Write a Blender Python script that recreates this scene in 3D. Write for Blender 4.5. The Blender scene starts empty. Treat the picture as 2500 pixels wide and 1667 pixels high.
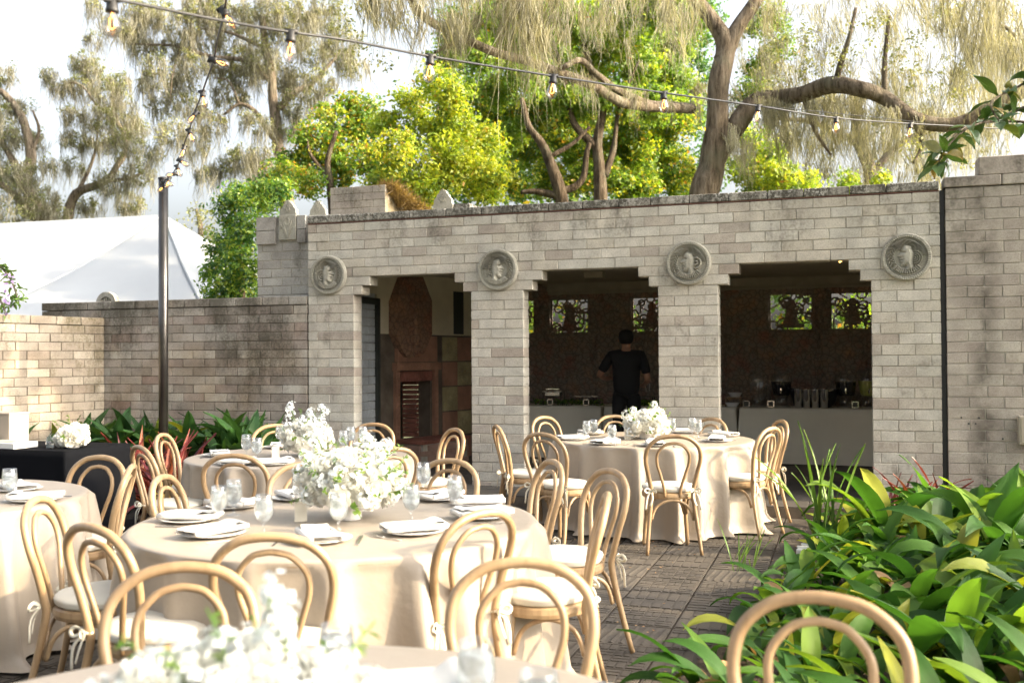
import bpy, bmesh, math, random
import numpy as np
from mathutils import Vector, Matrix, noise
sc = bpy.context.scene
random.seed(7); RS = np.random.RandomState(11)
PI = math.pi
# ------------------------------------------------------------------ camera, light, exposure
FPX = 2430.0; PITCH = .0152; ROLL = .006; EYE = Vector((0, 0, 1.5))
cd = bpy.data.cameras.new('camera'); cam = bpy.data.objects.new('camera', cd); sc.collection.objects.link(cam)
CM = Matrix.Rotation(PI/2 + PITCH, 4, 'X') @ Matrix.Rotation(-ROLL, 4, 'Z')
cam.matrix_world = Matrix.Translation(EYE) @ CM
cd.sensor_width = 36; cd.lens = 36*FPX/2500; cd.clip_start = .05; cd.clip_end = 400
cd.dof.use_dof = True; cd.dof.focus_distance = 7.6; cd.dof.aperture_fstop = 2.6
sc.camera = cam
SUN_EL = math.radians(27); SUN_AZ = math.radians(104)
SUNV = Vector((math.sin(SUN_AZ)*math.cos(SUN_EL), math.cos(SUN_AZ)*math.cos(SUN_EL), math.sin(SUN_EL)))
w = bpy.data.worlds.new("World"); sc.world = w; w.use_nodes = True
nt = w.node_tree; sky = nt.nodes.new('ShaderNodeTexSky'); sky.sky_type = 'NISHITA'; sky.sun_disc = False
sky.sun_elevation = SUN_EL; sky.sun_rotation = SUN_AZ; sky.dust_density = 10.0; sky.air_density = 1.0; sky.ozone_density = .4
hs = nt.nodes.new('ShaderNodeHueSaturation'); hs.inputs['Saturation'].default_value = .45  # thin white haze over the whole sky
nt.links.new(sky.outputs[0], hs.inputs['Color']); nt.links.new(hs.outputs[0], nt.nodes['Background'].inputs[0]); nt.nodes['Background'].inputs[1].default_value = .15
sd = bpy.data.lights.new('sun', 'SUN'); sd.energy = 2.35; sd.angle = math.radians(.5); sd.color = (1, .80, .52)
so = bpy.data.objects.new('sun', sd); sc.collection.objects.link(so)
so.rotation_euler = SUNV.to_track_quat('Z', 'Y').to_euler()
sc.view_settings.view_transform = 'Standard'; sc.view_settings.look = 'None'
sc.view_settings.exposure = 2.2; sc.view_settings.gamma = 1; sc.view_settings.use_curve_mapping = False
sc.render.engine = 'CYCLES'; sc.render.resolution_x = 1024; sc.render.resolution_y = 682
sc.cycles.max_bounces = 8; sc.cycles.transparent_max_bounces = 16; sc.cycles.sample_clamp_indirect = 6

# ------------------------------------------------------------------ places (measured on the photograph, real metres)
PH = math.radians(18.3)
E_ = Vector((math.cos(PH), -math.sin(PH), 0)); N_ = Vector((math.sin(PH), math.cos(PH), 0)); P0 = Vector((-.222, 10.81, 0))
FROT = -PH
def fp(s, z, off=0): return P0 + E_*s + N_*off + Vector((0, 0, z))
def ray(x, y): return (CM.to_3x3() @ Vector(((x-1250)/FPX, -(y-833.5)/FPX, -1)))
def at(x, y, d): r = ray(x, y); return EYE + r*(d/r.y)
def atz(x, y, z): r = ray(x, y); return EYE + r*((z-EYE.z)/r.z)
def sx(x, off, y=900):
    r = ray(x, y); t = (N_.dot(P0-EYE)+off)/N_.dot(r); return E_.dot(EYE + r*t - P0)
K = 2500/2352.0
# ------------------------------------------------------------------ object helpers
COL = sc.collection
def prop(o, label=None, cat=None, group=None, kind=None):
    if label: o['label'] = label
    if cat: o['category'] = cat
    if group: o['group'] = group
    if kind: o['kind'] = kind
    return o
def thing(name, loc, rz=0, label=None, cat=None, group=None, kind=None):
    o = bpy.data.objects.new(name, None); COL.objects.link(o); o.location = loc; o.rotation_euler = (0, 0, rz)
    o.empty_display_size = .1
    return prop(o, label, cat, group, kind)
def inst(name, me, parent=None, loc=(0, 0, 0), rot=(0, 0, 0), scale=(1, 1, 1)):
    o = bpy.data.objects.new(name, me); COL.objects.link(o)
    if parent: o.parent = parent
    o.location = loc; o.rotation_euler = rot; o.scale = scale
    return o
KIDS = {}
def copy_tree(o, parent=None, ch=None):
    c = o.copy(); COL.objects.link(c); c.parent = parent
    for k in (ch if ch is not None else o.children): copy_tree(k, c, list(k.children))
    return c
class MB:
    def __init__(s): s.v = []; s.f = []; s.m = []; s.mi = 0; s.tone = []; s.t = 0.
    def add(s, vs, fs):
        b = len(s.v); s.v += [tuple(v) for v in vs]; s.f += [tuple(b+i for i in f) for f in fs]
        s.m += [s.mi]*len(fs); s.tone += [s.t]*len(vs); return s
    def box(s, c, d, rz=0, R=None, bev=0):
        if bev:
            return s.bbox(c, d, rz, R, bev)
        h = [x/2 for x in d]; Q = (R or Matrix.Rotation(rz, 3, 'Z')); c = Vector(c)
        vs = [c + Q @ Vector((x*h[0], y*h[1], z*h[2])) for x in (-1, 1) for y in (-1, 1) for z in (-1, 1)]
        return s.add(vs, [(0, 1, 3, 2), (4, 6, 7, 5), (0, 4, 5, 1), (2, 3, 7, 6), (0, 2, 6, 4), (1, 5, 7, 3)])
    def bbox(s, c, d, rz, R, b):
        Q = (R or Matrix.Rotation(rz, 3, 'Z')); c = Vector(c); h = [x/2 for x in d]; vs = []; idx = {}
        for sxx in (-1, 1):
            for sy in (-1, 1):
                for sz in (-1, 1):
                    for a in range(3):
                        p = [h[0]-b, h[1]-b, h[2]-b]; p[a] = h[a]
                        idx[(sxx, sy, sz, a)] = len(vs); vs.append(c + Q @ Vector((p[0]*sxx, p[1]*sy, p[2]*sz)))
        fs = []
        for a in range(3):
            o1, o2 = [k for k in range(3) if k != a]
            for sg in (-1, 1):
                q = []
                for (u, v) in ((-1, -1), (1, -1), (1, 1), (-1, 1)):
                    k = [0, 0, 0]; k[a] = sg; k[o1] = u; k[o2] = v; q.append(idx[(k[0], k[1], k[2], a)])
                fs.append(q)
            for u in (-1, 1):
                for v in (-1, 1):
                    k1 = [0, 0, 0]; k1[o1] = u; k1[o2] = v; k2 = list(k1); k1[a] = -1; k2[a] = 1
                    fs.append([idx[(*k1, o1)], idx[(*k2, o1)], idx[(*k2, o2)], idx[(*k1, o2)]])
        for sxx in (-1, 1):
            for sy in (-1, 1):
                for sz in (-1, 1): fs.append([idx[(sxx, sy, sz, a)] for a in range(3)])
        return s.add(vs, fs)
    def tube(s, pts, r, n=8, cap=True, flat=1.0, up=None):
        pts = [Vector(p) for p in pts]; rs = r if isinstance(r, (list, tuple)) else [r]*len(pts)
        vs = []; prev = None
        for i, p in enumerate(pts):
            t = (pts[min(i+1, len(pts)-1)] - pts[max(i-1, 0)]); t = t.normalized() if t.length > 1e-9 else Vector((0, 0, 1))
            if prev is None:
                a = Vector(up) if up else (Vector((0, 0, 1)) if abs(t.z) < .9 else Vector((1, 0, 0)))
            else: a = prev
            u = (a - t*a.dot(t)); u = u.normalized() if u.length > 1e-6 else t.orthogonal().normalized(); prev = u; b = t.cross(u)
            for k in range(n):
                an = 2*PI*k/n; vs.append(p + (u*math.cos(an)*flat + b*math.sin(an))*rs[i])
        fs = [(i*n+k, i*n+(k+1) % n, (i+1)*n+(k+1) % n, (i+1)*n+k) for i in range(len(pts)-1) for k in range(n)]
        if cap: fs += [tuple(range(n-1, -1, -1)), tuple((len(pts)-1)*n+k for k in range(n))]
        return s.add(vs, fs)
    def lathe(s, prof, n=20, c=(0, 0, 0), sy=1.0, cap=True):
        c = Vector(c); vs = []; m = len(prof)
        for r, z in prof:
            for k in range(n):
                a = 2*PI*k/n; vs.append(c + Vector((r*math.cos(a), r*math.sin(a)*sy, z)))
        fs = [(i*n+k, i*n+(k+1) % n, (i+1)*n+(k+1) % n, (i+1)*n+k) for i in range(m-1) for k in range(n)]
        if cap: fs += [tuple(range(n-1, -1, -1)), tuple((m-1)*n+k for k in range(n))]
        return s.add(vs, fs)
    def prism(s, poly, z0, z1, X=Vector((1, 0, 0)), Y=Vector((0, 1, 0)), Z=Vector((0, 0, 1)), o=Vector((0, 0, 0))):
        n = len(poly); vs = [o + X*p[0] + Y*p[1] + Z*z0 for p in poly] + [o + X*p[0] + Y*p[1] + Z*z1 for p in poly]
        return s.add(vs, [tuple(range(n-1, -1, -1)), tuple(range(n, 2*n))] + [(i, (i+1) % n, n+(i+1) % n, n+i) for i in range(n)])
    def mesh(s, name, mats, smooth=False):
        me = bpy.data.meshes.new(name); me.from_pydata(s.v, [], s.f)
        for m in (mats if isinstance(mats, (list, tuple)) else [mats]): me.materials.append(m)
        if any(s.m): me.polygons.foreach_set('material_index', s.m)
        if any(s.tone):
            a = me.attributes.new('tone', 'FLOAT', 'POINT'); a.data.foreach_set('value', s.tone)
        if smooth: me.polygons.foreach_set('use_smooth', [True]*len(me.polygons))
        me.update(); return me
    def obj(s, name, mats, parent=None, smooth=False, **k):
        return prop(inst(name, s.mesh(name, mats, smooth), parent), **k)
def fast_mesh(name, V, Fq, mat, tone=None, tri=False):
    V = np.asarray(V, dtype=np.float32).reshape(-1, 3); Fq = np.asarray(Fq, dtype=np.int32); k = Fq.shape[1]
    me = bpy.data.meshes.new(name); me.vertices.add(len(V)); me.vertices.foreach_set('co', V.ravel())
    me.loops.add(Fq.size); me.loops.foreach_set('vertex_index', Fq.ravel())
    me.polygons.add(len(Fq)); me.polygons.foreach_set('loop_start', np.arange(0, Fq.size, k, dtype=np.int32))
    me.polygons.foreach_set('loop_total', np.full(len(Fq), k, dtype=np.int32))
    me.materials.append(mat)
    if tone is not None:
        a = me.attributes.new('tone', 'FLOAT', 'POINT'); a.data.foreach_set('value', np.asarray(tone, dtype=np.float32))
    me.update(calc_edges=True); me.validate(); return me
def cr(pts, n=6):
    P = [Vector(p) for p in pts]; P = [P[0]*2-P[1]] + P + [P[-1]*2-P[-2]]; out = []
    for i in range(1, len(P)-2):
        for k in range(n):
            t = k/n; a, b, c, d = P[i-1:i+3]
            out.append(.5*((2*b)+(c-a)*t+(2*a-5*b+4*c-d)*t*t+(3*b-a-3*c+d)*t**3))
    return out + [P[-2]]
def lerp(a, b, t): return a+(b-a)*t
# ------------------------------------------------------------------ materials
def newmat(name):
    m = bpy.data.materials.new(name); m.use_nodes = True; return m, m.node_tree, m.node_tree.nodes['Principled BSDF']
def nd(nt, t, **k):
    n = nt.nodes.new(t)
    for a, b in k.items(): setattr(n, a, b)
    return n
def pos(nt): return nd(nt, 'ShaderNodeNewGeometry').outputs['Position']
def noi(nt, scale, detail=4, vec=None, rough=.6, st=None):
    n = nd(nt, 'ShaderNodeTexNoise'); n.inputs['Scale'].default_value = scale; n.inputs['Detail'].default_value = detail; n.inputs['Roughness'].default_value = rough
    v = vec or pos(nt)
    if st:
        mp = nd(nt, 'ShaderNodeMapping'); mp.inputs['Scale'].default_value = st; nt.links.new(v, mp.inputs[0]); v = mp.outputs[0]
    nt.links.new(v, n.inputs['Vector']); return n.outputs['Fac']
def ramp(nt, fac, stops, interp='LINEAR'):
    r = nd(nt, 'ShaderNodeValToRGB'); e = r.color_ramp.elements; r.color_ramp.interpolation = interp
    while len(e) < len(stops): e.new(.5)
    for i, (p, c) in enumerate(stops): e[i].position = p; e[i].color = (*c, 1) if len(c) == 3 else c
    nt.links.new(fac, r.inputs[0]); return r.outputs[0]
def mix(nt, a, b, f, mode='MIX'):
    n = nd(nt, 'ShaderNodeMix', data_type='RGBA', blend_type=mode)
    for s, v in ((n.inputs[6], a), (n.inputs[7], b), (n.inputs[0], f)):
        if isinstance(v, (int, float)): s.default_value = v
        elif isinstance(v, tuple): s.default_value = (*v, 1)
        else: nt.links.new(v, s)
    return n.outputs[2]
def math_(nt, op, a, b=0., c=None):
    n = nd(nt, 'ShaderNodeMath', operation=op)
    for i, v in enumerate((a, b) + ((c,) if c is not None else ())):
        if isinstance(v, (int, float)): n.inputs[i].default_value = v
        else: nt.links.new(v, n.inputs[i])
    return n.outputs[0]
def bump(nt, bs, h, st=.3, dist=.01):
    b = nd(nt, 'ShaderNodeBump'); b.inputs['Strength'].default_value = st; b.inputs['Distance'].default_value = dist
    nt.links.new(h, b.inputs['Height']); nt.links.new(b.outputs[0], bs.inputs['Normal'])
def mat(name, col, rough=.6, var=.12, ns=6, bp=.15, bs=60, metal=0, spec=None, trl=0, stretch=None, dist=.004):
    m, nt, b = newmat(name); n = noi(nt, ns, 4, st=stretch)
    lo = tuple(c*(1-var) for c in col); hi = tuple(min(1, c*(1+var)) for c in col)
    c = ramp(nt, n, [(.3, lo), (.7, hi)]); nt.links.new(c, b.inputs['Base Color'])
    b.inputs['Roughness'].default_value = rough; b.inputs['Metallic'].default_value = metal
    if spec is not None: b.inputs['Specular IOR Level'].default_value = spec
    if bp: bump(nt, b, noi(nt, bs, 3, st=stretch), bp, dist)
    if trl:
        t = nd(nt, 'ShaderNodeBsdfTranslucent'); nt.links.new(c, t.inputs[0]); x = nd(nt, 'ShaderNodeMixShader'); x.inputs[0].default_value = trl
        nt.links.new(b.outputs[0], x.inputs[1]); nt.links.new(t.outputs[0], x.inputs[2]); nt.links.new(x.outputs[0], nt.nodes['Material Output'].inputs[0])
    return m
def tonefac(nt):
    a = nd(nt, 'ShaderNodeAttribute', attribute_name='tone'); o = nd(nt, 'ShaderNodeObjectInfo')
    return math_(nt, 'FRACT', math_(nt, 'ADD', a.outputs['Fac'], o.outputs['Random']))
def leafmat(name, stops, trl=.4, rough=.45, veins=False, spec=.5, tcol=1.4):
    m, nt, b = newmat(name); c = ramp(nt, tonefac(nt), stops)
    c = mix(nt, c, ramp(nt, noi(nt, 3, 2), [(.3, (.7, .7, .7)), (.7, (1.2, 1.2, 1.2))]), 1.0, 'MULTIPLY')
    if veins:
        uv = nd(nt, 'ShaderNodeUVMap'); wv = nd(nt, 'ShaderNodeTexWave'); wv.inputs['Scale'].default_value = 6; wv.inputs['Distortion'].default_value = .3
        nt.links.new(uv.outputs[0], wv.inputs['Vector']); bump(nt, b, wv.outputs['Fac'], .35, .002)
        c = mix(nt, c, ramp(nt, wv.outputs['Fac'], [(0, (.8, .8, .8)), (1, (1.15, 1.15, 1.1))]), .8, 'MULTIPLY')
    nt.links.new(c, b.inputs['Base Color']); b.inputs['Roughness'].default_value = rough; b.inputs['Specular IOR Level'].default_value = spec
    t = nd(nt, 'ShaderNodeBsdfTranslucent'); nt.links.new(mix(nt, c, (tcol, tcol*.95, tcol*.45), 1.0, 'MULTIPLY'), t.inputs[0])
    x = nd(nt, 'ShaderNodeMixShader'); x.inputs[0].default_value = trl
    nt.links.new(b.outputs[0], x.inputs[1]); nt.links.new(t.outputs[0], x.inputs[2]); nt.links.new(x.outputs[0], nt.nodes['Material Output'].inputs[0])
    return m
def blockmat(name, stops, grime=.5, gcol=(.06, .055, .04), gz=(2.2, 3.2), gs=2.2, warm=None, streak=None):
    m, nt, b = newmat(name); c = ramp(nt, tonefac(nt), stops)
    P = pos(nt)
    c = mix(nt, c, ramp(nt, noi(nt, 4, 5, P), [(.3, (.78, .77, .76)), (.7, (1.18, 1.18, 1.16))]), 1.0, 'MULTIPLY')
    c = mix(nt, c, ramp(nt, noi(nt, 90, 4, P, .75), [(.36, (.7, .69, .67)), (.5, (1, 1, 1)), (.68, (1.16, 1.16, 1.15))]), .8, 'MULTIPLY')
    sp = nd(nt, 'ShaderNodeSeparateXYZ'); nt.links.new(P, sp.inputs[0])
    mr = nd(nt, 'ShaderNodeMapRange'); nt.links.new(sp.outputs[2], mr.inputs[0]); mr.inputs[1].default_value = gz[0]; mr.inputs[2].default_value = gz[1]
    g = noi(nt, gs, 6, P, .7, st=(1, 1, .55)); g2 = noi(nt, 45, 4, P, .8)
    gg = math_(nt, 'ADD', math_(nt, 'ADD', g, math_(nt, 'MULTIPLY', mr.outputs[0], .16)), math_(nt, 'MULTIPLY', math_(nt, 'SUBTRACT', g2, .5), .5))
    gf = ramp(nt, gg, [(.62-.1*grime, (0, 0, 0)), (.86-.12*grime, (1, 1, 1))])
    c = mix(nt, c, gcol, math_(nt, 'MULTIPLY', gf, .85))
    if warm: c = mix(nt, c, warm, ramp(nt, noi(nt, 1.3, 3, P), [(.45, (0, 0, 0)), (.7, (.7, .7, .7))]), 'MULTIPLY')
    if streak:
        # weather streak running down one place of the wall
        d = nd(nt, 'ShaderNodeVectorMath', operation='DOT_PRODUCT'); nt.links.new(P, d.inputs[0]); d.inputs[1].default_value = E_
        q = math_(nt, 'ABSOLUTE', math_(nt, 'SUBTRACT', math_(nt, 'ADD', d.outputs['Value'], math_(nt, 'MULTIPLY', noi(nt, 3, 4, P), .16)), streak))
        f = math_(nt, 'MULTIPLY', ramp(nt, q, [(.0, (1, 1, 1)), (.16, (0, 0, 0))]), ramp(nt, noi(nt, 3.5, 4, P, .7), [(.4, (.1, .1, .1)), (.62, (1, 1, 1))]))
        c = mix(nt, c, (.05, .04, .03), math_(nt, 'MULTIPLY', f, .8))
    nt.links.new(c, b.inputs['Base Color']); b.inputs['Roughness'].default_value = .9; b.inputs['Specular IOR Level'].default_value = .2
    bump(nt, b, math_(nt, 'ADD', noi(nt, 70, 5, P, .7), math_(nt, 'MULTIPLY', noi(nt, 12, 3, P), .8)), .55, .006)
    return m
def G(*v): return tuple(v)
FSTOPS = [(0, (0.432, 0.398, 0.337)), (.16, (0.477, 0.448, 0.390)), (.3, (0.454, 0.438, 0.392)), (.45, (0.516, 0.491, 0.438)), (.6, (0.436, 0.411, 0.363)), (.74, (0.484, 0.451, 0.390)), (.88, (0.419, 0.380, 0.331)), (.93, (0.350, 0.304, 0.262)), (1, (0.442, 0.417, 0.374))]
M_fac = blockmat('pale_concrete_block', FSTOPS, .35, gz=(2.6, 3.3), gs=3)
M_tow = blockmat('grey_concrete_block', [(0, (0.317, 0.304, 0.282)), (.5, (0.387, 0.378, 0.352)), (1, (0.299, 0.282, 0.264))], .2)
M_gar = blockmat('weathered_concrete_block', [(0, (0.327, 0.303, 0.269)), (.2, (0.254, 0.224, 0.199)), (.35, (0.400, 0.374, 0.335)), (.5, (0.288, 0.244, 0.219)), (.65, (0.357, 0.337, 0.307)), (.8, (0.440, 0.417, 0.375)), (.9, (0.276, 0.218, 0.192)), (1, (0.363, 0.337, 0.304))], 1.0, gz=(1.0, 2.3), gs=1.8, warm=(.8, .66, .5))
M_ll = blockmat('ochre_concrete_block', [(0, (0.327, 0.287, 0.230)), (.3, (0.251, 0.211, 0.168)), (.55, (0.388, 0.348, 0.285)), (.8, (0.273, 0.224, 0.176)), (1, (0.370, 0.330, 0.268))], .85, gcol=(.07, .055, .02), gz=(1.5, 2.2), gs=2.2)
M_rt = blockmat('stained_concrete_block', [(0, (0.398, 0.357, 0.307)), (.3, (0.357, 0.319, 0.280)), (.6, (0.417, 0.384, 0.336)), (.88, (0.344, 0.301, 0.265)), (1, (0.403, 0.371, 0.322))], .25, streak=E_.dot(P0)+4.86+.08)
M_cop = blockmat('lichened_coping_stone', [(0, (.33, .31, .27)), (.5, (.40, .38, .34)), (1, (.28, .26, .23))], 1.7, gcol=(.035, .033, .024), gz=(2.6, 3.2), gs=6)
_n = M_cop.node_tree; _b = _n.nodes['Principled BSDF']; _c = _b.inputs['Base Color'].links[0].from_socket
_n.links.new(mix(_n, _c, (.42, .41, .37), math_(_n, 'MULTIPLY', ramp(_n, noi(_n, 38, 5, rough=.8), [(.50, (0, 0, 0)), (.56, (1, 1, 1))]), ramp(_n, noi(_n, 5, 3), [(.35, (1, 1, 1)), (.65, (.15, .15, .15))]))), _b.inputs['Base Color'])
M_mortar = mat('mortar', (.35, .325, .275), .95, .3, 5, .4, 50)
M_mortar_d = mat('dark_mortar', (.13, .105, .08), .95, .35, 4, .4, 50)
M_red = mat('red_flashing', (.16, .07, .05), .6)
M_med = blockmat('carved_grey_stone', [(0, (.33, .32, .275)), (1, (.35, .34, .295))], .12, gz=(0, 9))
M_wood = mat('natural_beech_wood', (.325, .22, .12), .42, .2, 5, .12, 50, stretch=(1, 1, .25))
_n = M_wood.node_tree; _b = _n.nodes['Principled BSDF']; _c = _b.inputs['Base Color'].links[0].from_socket; _o = nd(_n, 'ShaderNodeObjectInfo')
_n.links.new(mix(_n, mix(_n, _c, ramp(_n, _o.outputs['Random'], [(0, (.84, .82, .80)), (.5, (1, 1, 1)), (1, (1.12, 1.14, 1.16))]), 1.0, 'MULTIPLY'), ramp(_n, noi(_n, 26, 5, st=(1, 1, .12)), [(.35, (.72, .68, .62)), (.5, (1, 1, 1)), (.7, (1.06, 1.05, 1.03))]), .8, 'MULTIPLY'), _b.inputs['Base Color'])
M_cush = mat('cream_cushion_cloth', (.62, .585, .50), .9, .06, 4, .25, 30, trl=.06)
M_tie = mat('cream_tie_ribbon', (.68, .64, .53), .9, .05, trl=.15)
M_cloth = mat('champagne_satin_cloth', (.335, .285, .228), .45, .04, 2, .35, 11, trl=.05, dist=.012)
M_sage = mat('sage_linen_cloth', (.72, .68, .57), .8, .06, 2, .1, 200)
M_blackcloth = mat('black_cloth', (.005, .0055, .007), .95, .15, 2, .1, 200, spec=.05)
M_white = mat('white_porcelain', (.68, .67, .65), .15, .02, bp=0)
M_nap = mat('white_napkin_cloth', (.66, .64, .60), .9, .05, 5, .3, 40)
M_steel = mat('polished_steel', (.62, .61, .6), .22, .05, metal=1, bp=0)
M_chrome = mat('chrome', (.8, .8, .8), .08, .03, metal=1, bp=0)
M_black = mat('black_rubber', (.02, .02, .02), .5, .3)
M_pole = mat('dark_bronze_steel', (.09, .085, .08), .28, .25, 3, .05, metal=.85)
M_petal = mat('white_petal', (.80, .79, .72), .6, .04, 30, .05, trl=.2)
M_petal2 = mat('cool_white_petal', (.76, .79, .77), .6, .05, 30, .05, trl=.2)
M_stem = mat('green_stem', (.16, .26, .06), .5)
M_tent = mat('white_tent_fabric', (.27, .29, .31), .6, .05, .5, .1, 3, trl=.12)
def barkmat(name, a, b_, c_):
    m, nt, b = newmat(name); f = noi(nt, 11, 6, rough=.75, st=(1, 1, .16)); c = ramp(nt, f, [(.36, a), (.5, b_), (.66, c_)])
    c = mix(nt, c, (.20, .20, .14), ramp(nt, noi(nt, 1.6, 4), [(.5, (0, 0, 0)), (.7, (.6, .6, .6))])); nt.links.new(c, b.inputs['Base Color']); b.inputs['Roughness'].default_value = .95; b.inputs['Specular IOR Level'].default_value = .1
    bump(nt, b, f, 1.0, .16); return m
M_bark = barkmat('grey_oak_bark', (.06, .047, .034), (.18, .145, .105), (.30, .25, .19))
M_bark2 = barkmat('brown_bark', (.03, .022, .015), (.10, .075, .05), (.19, .15, .105))
M_paver = mat('grey_pressed_paver', (.054, .045, .035), .9, .45, 2.5, .6, 60, dist=.006)
M_slab = mat('dark_terrace_slab', (.06, .053, .046), .75, .25, 2.5, .4, 50)
M_soil = mat('dark_soil', (.05, .035, .022), 1, .5, 8, 1, 30, dist=.03)
M_ground = mat('ground_turf', (.07, .08, .03), 1, .4, 2, .5, 10)
M_ceil = mat('painted_ceiling', (.34, .30, .23), .9, .1)
M_plaster = mat('cream_painted_block', (.66, .60, .45), .9, .1, 3, .3)
M_blue = blockmat('blue_grey_block', [(0, (.44, .48, .52)), (1, (.50, .54, .57))], .1)
M_frame_d = mat('dark_green_frame', (.03, .035, .03), .6)
def carved(name, a, b2, c3):
    m, nt, b = newmat(name); P = pos(nt); v = nd(nt, 'ShaderNodeTexVoronoi', feature='DISTANCE_TO_EDGE'); v.inputs['Scale'].default_value = 13
    nt.links.new(P, v.inputs['Vector']); c = ramp(nt, noi(nt, 3.5, 4, P), [(.3, a), (.5, b2), (.7, c3)])
    c = mix(nt, c, ramp(nt, v.outputs['Distance'], [(0, (.45, .45, .45)), (.12, (1, 1, 1))]), .8, 'MULTIPLY')
    nt.links.new(c, b.inputs['Base Color']); b.inputs['Roughness'].default_value = .75; bump(nt, b, v.outputs['Distance'], .9, .03); return m
M_carve = carved('painted_carved_relief', (.34, .17, .12), (.27, .23, .18), (.40, .25, .16))
M_carve2 = carved('rust_carved_relief', (.34, .15, .085), (.26, .16, .11), (.38, .21, .12))
M_tile = mat('terracotta_tile', (.33, .18, .12), .7, .3, 4, .4)
M_tile2 = mat('olive_tile', (.36, .31, .17), .7, .25, 4, .4)
M_rbrick = mat('red_brick', (.22, .085, .06), .8, .3, 6, .4)
M_pbrick = mat('pinkish_brick', (.30, .19, .15), .8, .2, 6, .4)
M_soot = mat('sooty_brick', (.10, .10, .08), .9, .5, 5, .5)
def glassmat(name, tint=(.97, .99, 1)):
    m, nt, b = newmat(name); nt.nodes.remove(b)
    t = nd(nt, 'ShaderNodeBsdfTransparent'); t.inputs[0].default_value = (*tint, 1); g = nd(nt, 'ShaderNodeBsdfGlossy'); g.inputs['Roughness'].default_value = .03
    f = nd(nt, 'ShaderNodeLayerWeight'); f.inputs[0].default_value = .35; x = nd(nt, 'ShaderNodeMixShader')
    nt.links.new(math_(nt, 'ADD', math_(nt, 'MULTIPLY', f.outputs['Facing'], .45), .06), x.inputs[0]); nt.links.new(t.outputs[0], x.inputs[1]); nt.links.new(g.outputs[0], x.inputs[2])
    nt.links.new(x.outputs[0], nt.nodes['Material Output'].inputs[0]); return m
M_glass = glassmat('clear_glass'); M_bulb = glassmat('bulb_glass', (.80, .77, .73))
def liquid(name, col, tr=.5, rough=.25):
    m, nt, b = newmat(name); c = ramp(nt, noi(nt, 55, 3), [(.35, tuple(x*.8 for x in col)), (.65, col)]); nt.links.new(c, b.inputs['Base Color'])
    b.inputs['Roughness'].default_value = rough; b.inputs['Transmission Weight'].default_value = tr; b.inputs['IOR'].default_value = 1.2
    bump(nt, b, noi(nt, 60, 3), .6, .01); return m
M_ice = liquid('ice_water', (.9, .93, .95), .82, .12)
M_tea = liquid('dark_tea', (.012, .01, .012), 0, .2)
M_lemon = liquid('lemonade', (.42, .42, .10), .1, .3)
def emis(name, col, st):
    m, nt, b = newmat(name); b.inputs['Base Color'].default_value = (*col, 1); b.inputs['Emission Color'].default_value = (*col, 1); b.inputs['Emission Strength'].default_value = st; return m
M_fil = emis('glowing_filament', (1, .4, .1), 2.0)
M_lamp = emis('warm_lamp', (1, .5, .12), 2.2)
M_black_sh = mat('black_shirt_cloth', (.008, .008, .009), .85, .2, bp=.2, bs=25)
M_skin = mat('skin', (.36, .19, .12), .55, .1, bp=.05)
M_hair = mat('black_hair', (.006, .005, .005), .7, .2)
M_asp = leafmat('aspidistra_leaf', [(0, (.018, .06, .012)), (.4, (.035, .10, .014)), (.7, (.06, .14, .018)), (.92, (.12, .20, .022)), (1, (.24, .25, .03))], .33, .5, True, .2, 2.0)
M_asp_d = leafmat('dark_aspidistra_leaf', [(0, (0.022, 0.062, 0.022)), (.6, (0.037, 0.100, 0.025)), (.9, (0.062, 0.138, 0.025)), (1, (0.200, 0.225, 0.025))], .25, .38, True, .4)
M_dead = leafmat('dry_leaf', [(0, (.30, .16, .07)), (1, (.36, .24, .13))], .2, .8, True, .2)
M_yel = leafmat('yellow_green_leaf', [(0, (.28, .32, .02)), (1, (.42, .40, .03))], .4, .4, True, .4)
M_ti = leafmat('burgundy_leaf', [(0, (.06, .012, .016)), (.4, (.12, .022, .028)), (.75, (.22, .045, .03)), (1, (.30, .10, .05))], .3, .35, True, .5)
M_crot = leafmat('croton_leaf', [(0, (.35, .06, .015)), (.4, (.4, .30, .02)), (.8, (.12, .20, .02)), (1, (.45, .12, .03))], .3, .4, True)
M_strap = leafmat('strap_leaf', [(0, (.08, .17, .03)), (1, (.16, .26, .05))], .35, .4, True)
M_maple = leafmat('bright_green_leaf', [(0, (.05, .115, .016)), (.35, (.12, .20, .02)), (.7, (.24, .30, .025)), (.96, (.37, .37, .03)), (1, (.42, .20, .04))], .42, .5, tcol=2.3)
M_maple_y = leafmat('golden_green_leaf', [(0, (.06, .13, .018)), (.35, (.12, .21, .022)), (.75, (.22, .29, .025)), (.94, (.33, .32, .03)), (1, (.36, .14, .03))], .42, .5, tcol=2.1)
M_dgreen = leafmat('deep_green_leaf', [(0, (0.035, 0.098, 0.025)), (.5, (0.070, 0.168, 0.028)), (.9, (0.182, 0.280, 0.035)), (1, (0.280, 0.308, 0.042))], .4, .5, tcol=2.0)
M_oak = leafmat('olive_oak_leaf', [(0, (.09, .11, .045)), (.5, (.17, .19, .075)), (1, (.32, .32, .15))], .4, .6, tcol=1.6)
M_moss = leafmat('spanish_moss', [(0, (.14, .135, .105)), (.5, (.265, .255, .20)), (1, (.41, .395, .31))], .42, .95, spec=.1, tcol=1.05)
M_magn = leafmat('magnolia_leaf', [(0, (.04, .09, .02)), (.7, (.07, .13, .03)), (1, (.3, .2, .04))], .2, .3, True, .5)
M_purple = leafmat('purple_petal', [(0, (.25, .16, .4)), (1, (.35, .26, .5))], .3)
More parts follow.
